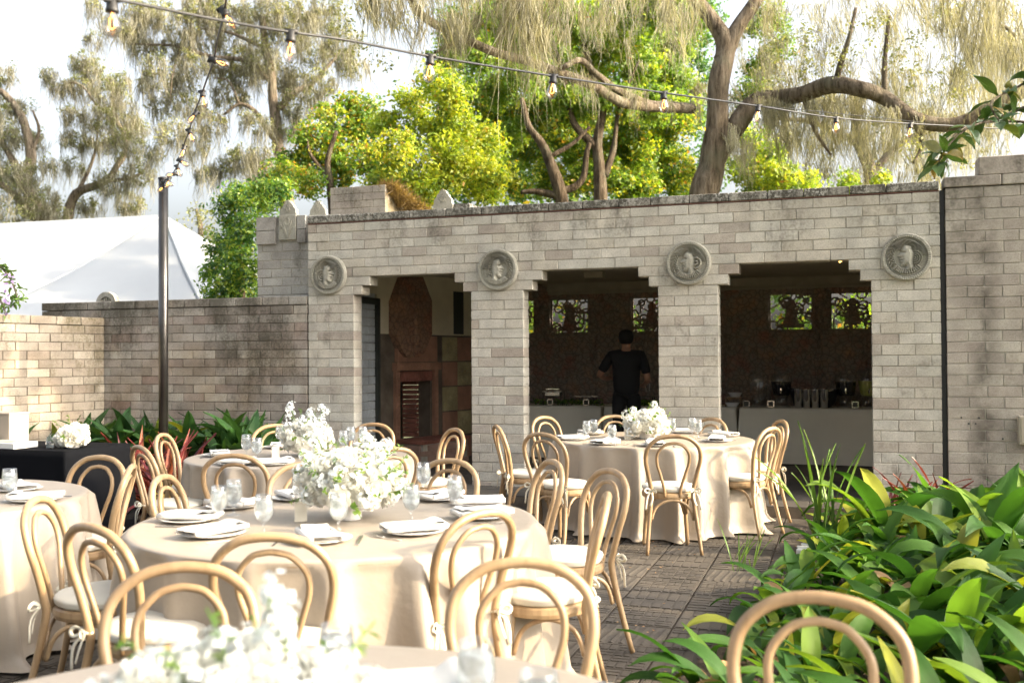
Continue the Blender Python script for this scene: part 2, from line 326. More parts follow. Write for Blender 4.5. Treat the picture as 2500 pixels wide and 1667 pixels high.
M_gyp = leafmat('arrangement_greenery', [(0, (.10, .22, .04)), (.6, (.18, .30, .06)), (1, (.3, .4, .12))], .4, .45, tcol=1.3)
# ------------------------------------------------------------------ the setting
def wl(o):
    v = Vector((0, 0, 0))
    while o: v += o.location; o = o.parent
    return v
def wput(name, me, parent, loc=(0, 0, 0), rz=0, scale=(1, 1, 1), **k):
    o = inst(name, me, parent, Vector(loc)-(wl(parent) if parent else Vector()), (0, 0, rz), scale); return prop(o, **k)
g = MB(); g.add([(-150, -30, -.06), (150, -30, -.06), (150, 200, -.06), (-150, 200, -.06)], [(0, 1, 2, 3)]); g.obj('ground', M_ground, kind='structure')
# pavement with pressed pavers
pav = MB(); pc = [fp(-6.5, 0, -9.5), fp(6, 0, -9.5), fp(6, 0, -.66), fp(-6.5, 0, -.66)]
pav.add([p + Vector((0, 0, -.018)) for p in pc], [(0, 1, 2, 3)]); pavement = pav.obj('pavement', M_soil, kind='structure')
def paver_mesh(k, S=.40):
    m = MB(); r = random.Random(k+40); m.box((0, 0, -.012), (S-.012, S-.012, .012), bev=.002)
    h = .0052
    if k % 3 == 0:
        for i in range(6):
            y = -.16+i*.064
            m.box((-.095, y, -.004), (.18, .05, h)); m.box((.095, y, -.004), (.18, .05, h)) if i % 2 else m.box((.13, y, -.004), (.11, .05, h))
    elif k % 3 == 1:
        for i in range(4):
            for j in range(4):
                x, y = -.14+i*.0935, -.14+j*.0935
                if (i+j) % 2: m.box((x, y-.022, -.004), (.082, .036, h)); m.box((x, y+.022, -.004), (.082, .036, h))
                else: m.box((x-.022, y, -.004), (.036, .082, h)); m.box((x+.022, y, -.004), (.036, .082, h))
    else:
        for i in range(7):
            t = -.165+i*.055; pts = [(t+.012*math.sin(9*q), q, -.006) for q in (-.17, -.1, -.03, .04, .11, .17)]
            m.tube(pts, .017, 4, flat=.28, up=(0, 0, 1))
    for i, v in enumerate(m.v): m.v[i] = (v[0], v[1], v[2]+r.uniform(-.0008, .0008))
    return m.mesh('paver', M_paver)
PM = [paver_mesh(k) for k in range(6)]
pvs = []
for i in range(-16, 15):
    for j in range(1, 23):
        c = fp(i*.4+.1, 0, -.66-.2-j*.4+.4)
        if c.y < 2.2 or abs(c.x) > .55*c.y+.3: continue
        pvs.append((c.y, c, i, j))
pvs.sort(key=lambda a: abs(a[1].x-1.2)+a[0]*.25)
st = MB()
for q, (d, c, i, j) in enumerate(pvs):
    r = random.Random(i*97+j); rot = FROT + (PI/2)*r.randint(0, 3); z = r.uniform(-.003, .0)
    if q < 296: wput('paver', PM[r.randint(0, 5)], pavement, c+Vector((0, 0, z)), rot)
    else: st.box(c+Vector((0, 0, -.012)), (.388, .388, .012), rot)
st.obj('paver', M_paver, pavement, kind='stuff')
# terrace in front of and inside the loggia
te = MB(); c = fp(1.2, .04, 1.84); te.box(c, (8.6, 4.98, .10), FROT); terrace = te.obj('terrace', M_mortar_d, kind='structure')
sm = MB(); sm.box((0, 0, 0), (.593, .393, .03), bev=.004); slab_me = sm.mesh('slab', M_slab)
for j in range(0, 5):
    for i in range(-5, 9):
        wput('slab', slab_me, terrace, fp(i*.6+.3*(j % 2), .088+random.uniform(-.001, .001), -.45+j*.4), FROT)
# ---- block walls
def brick_variants(matl, th, L=.297, Hh=.0965, n=6, seed=1):
    out = []
    for k in range(n):
        r = random.Random(seed*100+k); m = MB(); m.box((0, 0, 0), (L, th, Hh), bev=.004)
        m.v = [(v[0]+r.uniform(-.0018, .0018), v[1]+r.uniform(-.0015, .0015), v[2]+r.uniform(-.0018, .0018)) for v in m.v]
        out.append(m.mesh('brick', matl))
    return out
C_ = .1033
def lay(spans, ztop, zbot, L=.305, seed=0, phase=0):
    r = random.Random(seed); out = []; k = 0; z = ztop
    while z > zbot+.01:
        z0 = z-C_; zc = z-C_/2
        for (a, b) in spans(zc):
            x = math.floor(a/L)*L + (L/2 if (k+phase) % 2 else 0)
            cuts = [a]; 
            while x < b:
                if x > a+.07 and x < b-.07: cuts.append(x+(r.uniform(-.012, .012)))
                x += L
            cuts.append(b); out += [(p, q, zc) for p, q in zip(cuts[:-1], cuts[1:])]
        z = z0; k += 1
    return out
def build_wall(root, bricks, ms, matl, th, org, X, Nn, off=0, limit=300, th2=None, nm='brick'):
    rz = math.atan2(X.y, X.x); bricks = sorted(bricks, key=lambda b: -b[2]); s_ = MB()
    for q, (a, b, zc) in enumerate(bricks):
        jit = random.uniform(-.0025, .0025); p = org + X*((a+b)/2) + Nn*(off+th/2+jit) + Vector((0, 0, zc))
        if q < limit: wput(nm, random.choice(ms), root, p, rz+(PI if random.random() < .5 else 0), ((b-a-.007)/.297, 1, 1))
        else: s_.t = random.random(); s_.box(p, (b-a-.007, th, .0965), rz, bev=.004)
    if s_.v: wput(nm, s_.mesh(nm, matl), root, kind='stuff')
OPEN = [(-1.66, -1.557, -1.455, -.431, -.332, -.237), (.367, .47, .58, 1.611, 1.721, 1.818), (2.432, 2.535, 2.642, 3.68, 3.783, 3.885)]
def fspans(zc):
    cuts = []
    for p0, l0, u0, u1, l1, p1 in OPEN:
        if zc < 2.21: cuts.append((p0, p1))
        elif zc < 2.316: cuts.append((l0, l1))
        elif zc < 2.42: cuts.append((u0, u1))
    out = []; a = -2.25
    for (p, q) in cuts: out.append((a, p)); a = q
    return out + [(a, 4.505)]
RT = fp(0, 0, 0)
bld = thing('loggia', RT, 0, 'long pale block pavilion with three stepped dark openings and round stone medallions', 'building')
fb = brick_variants(M_fac, .2, seed=1)
ZT = 3.04; build_wall(bld, lay(fspans, ZT, 0, seed=3), fb, M_fac, .2, P0, E_, N_)
co = MB()
def cbox(m, s0, s1, z0, z1, o0, o1, org=P0, X=E_, Nn=N_):
    c = org + X*((s0+s1)/2) + Nn*((o0+o1)/2) + Vector((0, 0, (z0+z1)/2)); m.box(c, (abs(s1-s0), abs(o1-o0), z1-z0), math.atan2(X.y, X.x))
cbox(co, -2.24, 4.495, 2.43, 3.03, .007, .193)
pe = [-2.25] + [v for o in OPEN for v in (o[0], o[5])] + [4.505]; ce = [-2.25] + [v for o in OPEN for v in (o[1], o[4])] + [4.505]; ue = [-2.25] + [v for o in OPEN for v in (o[2], o[3])] + [4.505]
for k in range(0, 8, 2):
    cbox(co, pe[k]+.008, pe[k+1]-.008, 0, 2.30, .006, .194); cbox(co, ce[k]+.009, ce[k+1]-.009, 2.228, 2.40, .0065, .1935); cbox(co, ue[k]+.010, ue[k+1]-.010, 2.335, 2.5, .0075, .1925)
wput('mortar', co.mesh('mortar', M_mortar), bld)
rf = MB(); cbox(rf, -2.25, 4.5, 3.042, 3.049, -.004, .206); wput('flashing', rf.mesh('flashing', M_red), bld)
cm = MB(); cm.box((0, 0, 0), (.36, .25, .082), bev=.006); cmn = cm.mesh('coping_stone', M_cop)
s = -2.25
while s < 4.5:
    l = min(random.uniform(.33, .45), 4.5-s) if 4.5-s > .5 else 4.5-s
    wput('coping_stone', cmn, bld, fp(s+l/2, 3.095+random.uniform(-.002, .002), .115), FROT, ((l-.008)/.36, 1, 1)); s += l
# tower section at the left end, set back a little
def zz(x, y, off):
    r = ray(x, y); t = (N_.dot(P0-EYE)+off)/N_.dot(r); return (EYE + r*t).z
TO = .22; t0, t1 = sx(629, TO), -2.262; ZTW = zz(690, 530, TO)
tb = brick_variants(M_tow, .2, seed=5)
build_wall(bld, lay(lambda z: [(t0, t1+.3)], ZTW, .9, seed=8, L=.26), tb, M_tow, .2, P0, E_, N_, off=TO)
co = MB(); cbox(co, t0+.01, t1+.3, 0, ZTW-.01, TO+.007, TO+1.6); wput('mortar', co.mesh('mortar', M_mortar), bld)
# parapet ornaments
def ornament():
    m = MB(); pts = []
    for a in np.linspace(-35, 215, 70):
        t = math.radians(a); best = .05
        for cx, cz, rr in ((0, .205, .046), (-.03, .15, .055), (.03, .15, .055), (-.072, .10, .05), (.072, .10, .05), (-.09, .04, .045), (.09, .04, .045), (0, .07, .09)):
            for q in np.linspace(.02, .4, 60):
                x, z = q*math.cos(t), .07+q*math.sin(t)
                if (x-cx)**2+(z-cz)**2 < rr*rr: best = max(best, q)
        pts.append((best*math.cos(t), .07+best*math.sin(t)))
    poly = [(.12, -.02)] + pts + [(-.12, -.02)]
    m.prism(poly, 0, .07, Vector((1, 0, 0)), Vector((0, 0, 1)), Vector((0, 1, 0)))
    for k in range(5):
        a = PI/2+k*2*PI/5; m.tube([(.034*math.cos(a), -.002, .13+.034*math.sin(a)), (.06*math.cos(a), -.005, .13+.06*math.sin(a)), (.05*math.cos(a+.5), -.004, .13+.05*math.sin(a+.5)), (.034*math.cos(a+.45), -.002, .13+.034*math.sin(a+.45))], .004, 5)
    m.tube([(.028*math.cos(a), -.003, .13+.028*math.sin(a)) for a in np.linspace(0, 2*PI, 12)], .005, 5)
    m.tube([(.024*math.cos(a), -.003, .215+.03*math.sin(a)) for a in np.linspace(0, 2*PI, 10)], .004, 5)
    return m.mesh('parapet_ornament', M_med)
om = ornament()
def orn(x, y, off, sc=1.0): wput('parapet_ornament', om, bld, fp(sx(x, off, y), zz(x, y, off), off-.03), FROT, (sc, 1, sc))
orn(706, 533, TO, .86); orn(778, 534, 1.0, .92); orn(1083, 512, 1.2, 1.0)
m = MB(); c = fp(sx(706, TO), zz(706, 556, TO), TO-.012); m.box(c, (.235, .05, .30), FROT, bev=.006)
for k in (-1, 1):
    for q in range(3): m.tube([c+E_*(k*.01*q)-N_*.028+Vector((0, 0, -.12)), c+E_*(k*(.03+.02*q))-N_*.03+Vector((0, 0, -.02+.02*q)), c+E_*(k*(.06+.022*q))-N_*.028+Vector((0, 0, .08-.05*q))], .005, 5)
m.tube([c+E_*(.03*math.cos(a))-N_*.03+Vector((0, 0, .07+.045*math.sin(a))) for a in np.linspace(0, 2*PI, 14)], .005, 5)
wput('carved_panel', m.mesh('carved_panel', M_med), bld)
# merlon blocks beside the ornament
for (xa, xb) in ((629, 676), (728, 749)):
    a, b = sx(xa, TO, 560), sx(xb, TO, 560); m = MB(); 
    for q in range(2): m.t = random.random(); cbox(m, a+.004, b-.004, ZTW-.42+q*.165+.1, ZTW-.42+q*.165+.257, TO-.035, TO+.12)
    wput('merlon_block', m.mesh('merlon_block', M_tow), bld)
# chimney on the roof
CHO = 2.6; c0, c1 = sx(806, CHO, 480), sx(941, CHO, 480); cz = zz(870, 455, CHO)
chb = thing('chimney', Vector((0, 0, 0)), 0); chb.parent = bld; chb.location = -RT
build_wall(chb, lay(lambda z: [(c0, c1)], cz, 2.7, seed=4, L=.3), brick_variants(M_rt, .12, seed=6), M_rt, .12, P0, E_, N_, off=CHO)
m = MB(); cbox(m, c0+.01, c1-.003, 2.6, cz-.01, CHO+.006, CHO+.9); wput('mortar', m.mesh('mortar', M_ll), chb)
V = []; F = []; T = []; rr = np.random.RandomState(5)
for k in range(2600):
    t = rr.rand(); b = fp(c1+rr.uniform(-.15, .12)+t*.35, cz-.02-t*.42+rr.uniform(-.05, .06), CHO+.05+t*.8)
    d = Vector(rr.normal(0, 1, 3)).normalized()*rr.uniform(.05, .16)+Vector((0, 0, .02)); u = d.cross(Vector((rr.rand(), 1, .2))).normalized()*.006
    i = len(V); V += [b-u, b+u, b+d+u*.3, b+d-u*.3]; F.append((i, i+1, i+2, i+3)); T += [rr.rand()]*4
M_dry = leafmat('dry_resurrection_fern', [(0, (.12, .08, .03)), (.6, (.22, .15, .06)), (1, (.30, .22, .08))], .3, .8)
wput('dry_fern', fast_mesh('dry_fern', V, F, M_dry, T), chb, kind='stuff')
m = MB(); cbox(m, sx(1100, 1.3), sx(1155, 1.3), 2.9, zz(1130, 500, 1.3), 1.2, 1.7); wput('roof_curb', m.mesh('roof_curb', M_cop), bld)
# medallions
def medal(kind):
    nr, nt_ = 50, 264; rr_ = np.linspace(0, 1, nr)**.85; th = np.linspace(0, 2*PI, nt_, endpoint=False)
    R, T = np.meshgrid(rr_, th, indexing='ij'); X = R*np.cos(T); Y = R*np.sin(T)
    H = np.zeros_like(X)
    rim = R > .84; H = np.where(rim, .60+.16*(np.sin(66*T) > -.3), H); H = np.where(R > .975, .3, H)
    H = np.where((R > .78) & (R <= .81), .4, H)
    FS_ = 1.28
    face = [(.08, .40), (.17, .30), (.20, .20), (.18, .15), (.30, 0), (.21, -.04), (.25, -.09), (.20, -.12), (.24, -.16), (.18, -.20), (.20, -.28), (.12, -.34), (.03, -.30), (.05, -.46), (-.22, -.46), (-.18, -.2), (-.22, .1), (-.12, .34)]; face = [(a*FS_-.03, b*FS_+.02) for a, b in face]
    ins = np.zeros(X.shape, bool); dmin = np.full(X.shape, 9.)
    for i in range(len(face)):
        (xa, ya), (xb, yb) = face[i], face[(i+1) % len(face)]
        cnd = ((ya > Y) != (yb > Y)); xi = (xb-xa)*(Y-ya)/((yb-ya) if yb != ya else 1e-9)+xa; ins ^= cnd & (X < xi)
        L2 = (xb-xa)**2+(yb-ya)**2; t = np.clip(((X-xa)*(xb-xa)+(Y-ya)*(yb-ya))/L2, 0, 1); dmin = np.minimum(dmin, np.hypot(X-xa-t*(xb-xa), Y-ya-t*(yb-ya)))
    fh = np.where(ins, .35+.6*np.sqrt(np.clip(dmin/.16, 0, 1)), 0)
    fh -= np.where(ins, .45*np.exp(-(((X-.11)/.06)**2+((Y-.19)/.025)**2)), 0)+np.where(ins, .4*np.exp(-(((X-.19)/.06)**2+((Y+.12)/.016)**2)), 0)
    cx, cy = (-.30, -.05) if kind != 2 else (-.34, .02); dx, dy = X-cx, Y-cy; q = np.hypot(dx, dy); an = np.arctan2(dy, dx)
    spn = {0: 5, 1: 6, 2: 4, 3: 7}[kind]; sp = .45+.4*np.cos(q*2*PI*spn/.62 - an); hh = np.where(q < .33, sp, 0)
    q2 = np.hypot(X+.02, Y-.02); a2 = np.arctan2(Y-.02, X+.02)
    band = (q2 > .36) & (q2 < .72) & (a2 > .75) & (a2 < PI*.98); hb = np.where(band, .4+.4*np.cos(q2*2*PI*(6+kind % 2)/.36+1.2*np.sin(4*a2+kind)), 0)
    nk = (R > .5) & (R < .73) & (T > PI*1.2) & (T < PI*1.78); hn = np.where(nk, .25+.55*(np.sin(46*T) > -.1), 0)
    lr = (R > .5) & (R < .76) & ((T < .75) | (T > PI*1.8)); hl = np.where(lr, .25+.4*np.maximum(0, np.sin(30*T+14*np.abs(R-.63)*4)), 0)
    inner = np.maximum.reduce([fh, 1.15*hh*(fh < .1), 1.15*hb*(fh < .1), 1.1*hn, 1.2*hl]); H = np.where(R < .77, np.maximum(inner, .22), H)
    if kind in (2, 3): X = -X
    depth = .05
    V = np.stack([X*.225, -(.02+H*depth), Y*.225], -1).reshape(-1, 3); f = []
    for i in range(nr-1):
        for j in range(nt_):
            a, b = i*nt_+j, i*nt_+(j+1) % nt_; qd = (a, a+nt_, b+nt_, b); f.append(qd if kind in (2, 3) else qd[::-1])
    V = V.tolist(); b0 = len(V)
    for j in range(nt_): x, y, z = V[(nr-1)*nt_+j]; V.append((x*1.01, .004, z*1.01))
    for j in range(nt_): a, b = (nr-1)*nt_+j, (nr-1)*nt_+(j+1) % nt_; qd = (a, b0+j, b0+(j+1) % nt_, b); f.append(qd if kind in (2, 3) else qd[::-1])
    return fast_mesh('medallion', V, f, M_med)
for k, (s, z, l) in enumerate([(-1.974, 2.447, 'round stone medallion of a helmeted head, leftmost on the pavilion'), (.083, 2.440, 'round stone medallion of a head with coiled hair, above the second pillar'), (2.137, 2.440, 'round stone medallion of a head facing left, above the third pillar'), (4.203, 2.425, 'round stone medallion of a head facing left, nearest the wall joint')]):
    wput('medallion', medal(k), bld, fp(s, z, 0), FROT, label=l)
# right wall
rw = thing('garden_wall', fp(4.9, 0, 0), 0, 'tall stained block wall to the right of the dark vertical joint', 'wall')
rb = brick_variants(M_rt, .2, seed=9)
build_wall(rw, lay(lambda z: [(4.548, 6.4)], 3.06, 0, seed=12), rb, M_rt, .2, P0, E_, N_, off=-.012)
build_wall(rw, [(4.835+.61*i, 4.835+.61*(i+1), 3.25) for i in range(3)] , [ (lambda mm: mm)(MB().box((0, 0, 0), (.297, .26, .17), bev=.006).mesh('coping_stone', M_rt))], M_rt, .26, P0, E_, N_, off=-.03, nm='coping_stone')
build_wall(rw, [(4.535+.5*i, 4.535+.5*(i+1), 3.115) for i in range(4)], [MB().box((0, 0, 0), (.297, .26, .095), bev=.006).mesh('coping_stone', M_rt)], M_rt, .26, P0, E_, N_, off=-.03, nm='coping_stone')
m = MB(); cbox(m, 4.556, 6.4, 0, 3.06, -.005, .18); wput('mortar', m.mesh('mortar', M_mortar), rw)
m = MB()
for (x, y) in ((2347, 1019), (2390, 1020), (2365, 1034), (2382, 1034), (2448, 1071)):
    p = fp(sx(x, -.013, y), zz(x, y, -.013), -.0145); m.lathe([(.009, 0), (.009, .002)], 8, (0, 0, 0)); 
    for i in range(len(m.v)-16, len(m.v)): v = m.v[i]; m.v[i] = tuple(p + E_*v[0] + Vector((0, 0, v[1])) - N_*v[2])
wput('drilled_hole', m.mesh('drilled_hole', M_black), rw)
m = MB(); cbox(m, 4.506, 4.545, 0, 3.05, .02, .19); wput('expansion_joint', m.mesh('expansion_joint', M_black), rw)
# left garden wall and ochre side wall
lw = thing('garden_wall', fp(-3.7, 0, 0), 0, 'weathered grey block wall running behind the dark light pole', 'wall')
gb = brick_variants(M_gar, .2, seed=14)
build_wall(lw, lay(lambda z: [(-6.10, -2.262)], 2.115, .3, seed=15), gb, M_gar, .2, P0, E_, N_, off=.0)
cpm = [MB().box((0, 0, 0), (.297, .22, .098), bev=.007).mesh('coping_stone', M_gar)]
build_wall(lw, [(-6.1+.36*i, min(-6.1+.36*(i+1), -2.262), 2.168) for i in range(11)], cpm, M_gar, .22, P0, E_, N_, off=-.01, nm='coping_stone')
m = MB(); cbox(m, -6.09, -2.27, 0, 2.11, .009, .19); wput('mortar', m.mesh('mortar', M_mortar_d), lw)
DL = Vector((-.4856, -.8742, 0)); NL = Vector((-.8742, .4856, 0)); CL = fp(-5.11, 0, -.004)
ow = thing('garden_wall', CL+DL*1.2, 0, 'lower ochre block wall at far left with a diagonal patch of sunlight', 'wall')
ob = brick_variants(M_ll, .2, seed=17)
build_wall(ow, lay(lambda z: [(0.01, 3.3)], 1.91, .1, seed=18), ob, M_ll, .2, CL, DL, NL)
build_wall(ow, [(.01+.34*i, .01+.34*(i+1), 1.962) for i in range(10)], [MB().box((0, 0, 0), (.297, .22, .098), bev=.007).mesh('coping_stone', M_ll)], M_ll, .22, CL, DL, NL, off=-.01, nm='coping_stone')
m = MB(); cbox(m, .02, 3.3, 0, 1.9, .007, .19, CL, DL, NL); wput('mortar', m.mesh('mortar', M_mortar_d), ow)
# round slotted ornament behind the wall
m = MB(); p = fp(sx(258, .9, 735), zz(258, 742, .9), .9); ri, ro = .10, .165
for k in range(24):
    a0, a1 = 2*PI*k/24, 2*PI*(k+1)/24
    vs = [p + E_*(r*math.cos(a)) + Vector((0, 0, r*math.sin(a))) + N_*o for o in (0, .08) for (r, a) in ((ri, a0), (ro, a0), (ro, a1), (ri, a1))]
    m.add(vs, [(3, 2, 1, 0), (4, 5, 6, 7), (0, 1, 5, 4), (1, 2, 6, 5), (2, 3, 7, 6), (3, 0, 4, 7)])
for k in range(-2, 3): m.box(p+E_*(k*.042)+N_*.04, (.018, .05, .21), FROT)
m.box(p+N_*.04-Vector((0, 0, .5)), (.3, .1, .8), FROT)
so_ = m.mesh('round_ornament', M_cop); prop(wput('round_ornament', so_, None), 'small round stone ornament with slots peeping over the grey wall', 'ornament')
# ---- inside of the loggia
OB = 4.3
m = MB(); cbox(m, -2.2, 4.7, 2.6, 2.72, .2, 4.5); wput('ceiling', m.mesh('ceiling', M_ceil), bld)
m = MB(); cbox(m, 4.5, 4.66, .09, 2.6, .2, 4.5); wput('end_wall', m.mesh('end_wall', M_plaster), bld)
wx = [(1295-22, 1303), (1350, 1427), (1540, 1628), (1880, 1981), (2026, 2128)]
wz0, wz1 = zz(1920, 808, OB), zz(1920, 715, OB)
WW = .60; wc = [sx((a+b)/2, OB, 760) for a, b in wx]; wc[2] = sx(1540, OB, 760)+WW/2; wc[0] = sx(1303, OB, 760)-WW/2; wc[4] = sx(2026, OB, 760)+WW/2
lm = MB(); sp = sorted([-1.6] + [v for c in wc for v in (c-WW/2, c+WW/2)] + [4.6])
for a, b in zip(sp[::2], sp[1::2]):
    if b-a > .02: cbox(lm, a, b, wz0, wz1, OB, OB+.15)
cbox(lm, -1.6, 4.6, wz1, 2.6, OB+.001, OB+.149); cbox(lm, -1.6, 4.6, .1, wz0, OB+.001, OB+.149); wput('back_wall', lm.mesh('back_wall', M_carve), bld)
def relief_mesh(wd, ht, seed, nx=36, nz=36, depth=.035):
    r = np.random.RandomState(seed); X, Z = np.meshgrid(np.linspace(-.5, .5, nx), np.linspace(-.5, .5, nz), indexing='ij'); H = np.zeros_like(X)
    for k in range(9):
        cx, cz, rr = r.uniform(-.42, .42), r.uniform(-.42, .42), r.uniform(.06, .22); q = np.hypot((X-cx), (Z-cz)*ht/wd); H = np.maximum(H, np.exp(-((q-rr)/.02)**2)); H = np.maximum(H, .8*np.exp(-((q-rr*.5)/.018)**2))
    fr = np.maximum(np.abs(X), np.abs(Z)); H = np.where(fr > .46, .9, H); H = np.where(fr > .49, 0, H)
    V = np.stack([X*wd, -H*depth-.002, Z*ht], -1).reshape(-1, 3); F = [(i*nz+j, (i+1)*nz+j, (i+1)*nz+j+1, i*nz+j+1) for i in range(nx-1) for j in range(nz-1)]
    return fast_mesh('relief_panel', V, F, M_carve)
rp = [relief_mesh(.62, 1.1, k) for k in range(4)]; hz = (.1+wz0)/2
for i in range(8): wput('relief_panel', rp[i % 4], bld, fp(-.2+i*.64, hz, OB-.001), FROT, (1, 1, (wz0-.14)/1.1))
rp2 = [relief_mesh(.5, .5, k+9, 26, 26) for k in range(2)]
for i, (a, b) in enumerate(zip(sp[::2], sp[1::2])):
    if b-a > .08: wput('relief_panel', rp2[i % 2], bld, fp((a+b)/2, (wz0+wz1)/2, OB-.001), FROT, ((b-a-.03)/.5, 1, (wz1-wz0+.2)/.5))
m = MB(); cbox(m, -.6, 4.5, 2.47, 2.595, OB-.07, OB); cbox(m, -.6, 4.5, 2.43, 2.465, OB-.04, OB-.001); wput('cornice', m.mesh('cornice', M_ceil), bld)
def lattice(seed, wd, ht):
    r = np.random.RandomState(seed); nx, nz = 50, 46; xs = (np.arange(nx)+.5)/nx-.5; zs = (np.arange(nz)+.5)/nz-.5; X, Z = np.meshgrid(xs, zs, indexing='ij')
    S = (np.abs(X) > .465) | (np.abs(Z) > .46)
    S |= (((X)/.10)**2+((Z-.22)/.12)**2 < 1) | ((np.abs(X) < .10+.22*np.clip(.1-Z, 0, .4)) & (Z < .14) & (Z > -.34)) | ((np.abs(X) < .3) & (Z < -.3) & (Z > -.42) & (seed % 2 == 0))
    for k in range(20):
        cx, cz, rr = r.uniform(-.45, .45), r.uniform(-.45, .45), r.uniform(.05, .16); q = np.hypot(X-cx, Z-cz); S |= np.abs(q-rr) < .021
    for k in range(9):
        cx, cz, a = r.uniform(-.45, .45), r.uniform(-.45, .45), r.choice([0, PI/2, .6, -.6]); u = (X-cx)*math.cos(a)+(Z-cz)*math.sin(a); v = -(X-cx)*math.sin(a)+(Z-cz)*math.cos(a); S |= (np.abs(v) < .017) & (np.abs(u) < .16)
    m = MB(); dx, dz = wd/nx, ht/nz; th = .04
    for i in range(nx):
        j = 0
        while j < nz:
            if not S[i, j]: j += 1; continue
            k = j
            while k < nz and S[i, k]: k += 1
            m.box(((xs[i])*wd, 0, ((j+k)/2/nz-.5)*ht), (dx*.998, th, (k-j)*dz)); j = k
    return m.mesh('window_screen', M_carve)
for k, c in enumerate(wc):
    wput('window_screen', lattice(k+3, WW, wz1-wz0), bld, fp(c, (wz0+wz1)/2, OB+.08), FROT)
m = MB()
for (xa, xb, ya, yb) in ((1430, 1476, 680, 691),): cbox(m, sx(xa, 2.5, 685), sx(xb, 2.5, 685), 2.52, 2.599, 2.4, 2.6)
wput('ceiling_fixture', m.mesh('ceiling_fixture', M_ceil), bld)
# ceiling spotlight (lit)
lp = fp(sx(2060, .7, 655), 2.50, .7); m = MB(); m.tube([lp+Vector((-.05, 0, -.025)), lp+Vector((.05, 0, .025))], .022, 10); m2 = MB(); m2.tube([lp+Vector((0, .05, .098)), lp+Vector((0, .02, .02))], .012, 8); m2.box(lp+Vector((.0, .05, .085)), (.14, .1, .02))
spt = wput('spotlight', m2.mesh('spotlight', M_black), bld); wput('lamp_tube', m.mesh('lamp_tube', M_lamp), spt)
# doorway with blue-grey block wall, left end
m = MB(); cbox(m, -2.1, -1.95, .1, 2.6, .2, .5); cbox(m, -2.1, -1.951, 2.30, 2.6, .5, 1.2); wput('end_wall', m.mesh('end_wall', M_plaster), bld)
bb = brick_variants(M_blue, .1, seed=22)
build_wall(bld, lay(lambda z: [(.5, 1.11)], 2.30, .1, seed=24), bb, M_blue, .1, P0+E_*-2.10, N_, E_, off=.06, nm='recess_block')
m = MB(); cbox(m, -2.16, -2.055, .1, 2.3, .45, 1.16); wput('mortar', m.mesh('mortar', M_mortar), bld)
m = MB(); cbox(m, -1.96, -1.90, .1, 2.24, 1.11, 1.18); cbox(m, -1.96, -1.905, 2.16, 2.24, .45, 1.18); wput('door_frame', m.mesh('door_frame', M_frame_d), bld)
# fireplace wall
FA = fp(-1.95, 0, 1.19); FB = fp(sx(1250, OB), 0, OB); FD = (FB-FA); FLn = FD.length; FD.normalize(); FN = Vector((-FD.y, FD.x, 0))   # FN points away from the viewer
def fu(x, y=900, off=0):
    r = ray(x, y); t = (FN.dot(FA-EYE)+off)/FN.dot(r); p = EYE+r*t; return FD.dot(p-FA), p.z
def fbx(m, u0, u1, z0, z1, o0, o1): cbox(m, u0, u1, z0, z1, o0, o1, FA, FD, FN)
FROT2 = math.atan2(FD.y, FD.x)
fpl = thing('fireplace', FA+FD*.6, 0); fpl.parent = bld; fpl.location = FA+FD*.6-RT
u0, u1 = fu(973)[0], fu(1050)[0]; fz0, fz1 = .42, fu(1010, 922)[1]
m = MB(); fbx(m, 0, FLn, 1.8, 2.6, .0, .15); wput('plaster_wall', m.mesh('plaster_wall', M_plaster), bld)
m = MB(); fbx(m, 0, u0, .1, 1.8, .0, .2); fbx(m, u1, FLn, .1, 1.8, 0, .2); fbx(m, u0, u1, fz1, 1.8, .001, .2); fbx(m, u0, u1, .1, fz0, .001, .2); wput('tile_backing', m.mesh('tile_backing', M_mortar_d), fpl)
m = MB(); fbx(m, u0-.05, u1+.05, fz0-.05, fz1+.1, .5, .55); fbx(m, u0-.05, u0-.002, fz0-.05, fz1+.1, .2, .5); fbx(m, u0, u1, fz1, fz1+.05, .2, .5); wput('firebox', m.mesh('firebox', M_soot), fpl)
sbm = MB().box((0, 0, 0), (.19, .05, .062), bev=.004).mesh('firebrick', M_soot)
for j in range(12):
    for i in range(3): wput('firebrick', sbm, fpl, FA+FD*(u0+.05+i*.2+(.1 if j % 2 else 0))+FN*.48+Vector((0, 0, fz0+.04+j*.066)), FROT2)
rbm = MB().box((0, 0, 0), (.17, .2, .055), bev=.003).mesh('red_brick', M_rbrick)
nb = int((fz1-fz0)/.064)
for j in range(nb): wput('red_brick', rbm, fpl, FA+FD*(u1-.06)+FN*.28+Vector((0, 0, fz0+.03+j*.064)), FROT2+.35)
sol = MB().box((0, 0, 0), (.05, .06, .13), bev=.003).mesh('red_brick', M_rbrick); k = u0-.02
while k < u1+.02: wput('red_brick', sol, fpl, FA+FD*k+FN*(-.012)+Vector((0, 0, fz1+.02)), FROT2); k += .056
for (a, b) in ((u0-.11, u0-.03), (u1+.04, u1+.12)):
    m = MB(); fbx(m, a, b, .1, fz1+.1, -.05, 0)
    for j in range(14): fbx(m, a+.02, b-.02, fz0+j*.075, fz0+j*.075+.04, -.065, -.05)
    wput('carved_jamb', m.mesh('carved_jamb', M_tile), fpl)
m = MB(); fbx(m, u0-.13, u1+.15, fz1+.10, fz1+.2, -.08, 0)
for j in range(12): fbx(m, u0-.11+j*.06, u0-.08+j*.06, fz1+.12, fz1+.17, -.09, -.08)
fbx(m, u0-.08, u1+.10, fz1+.21, 1.78, -.05, 0); wput('mantel', m.mesh('mantel', M_tile), fpl)
tl = MB(); tl.box((0, 0, 0), (.335, .03, .335), bev=.005); tlm = tl.mesh('tile', M_tile)
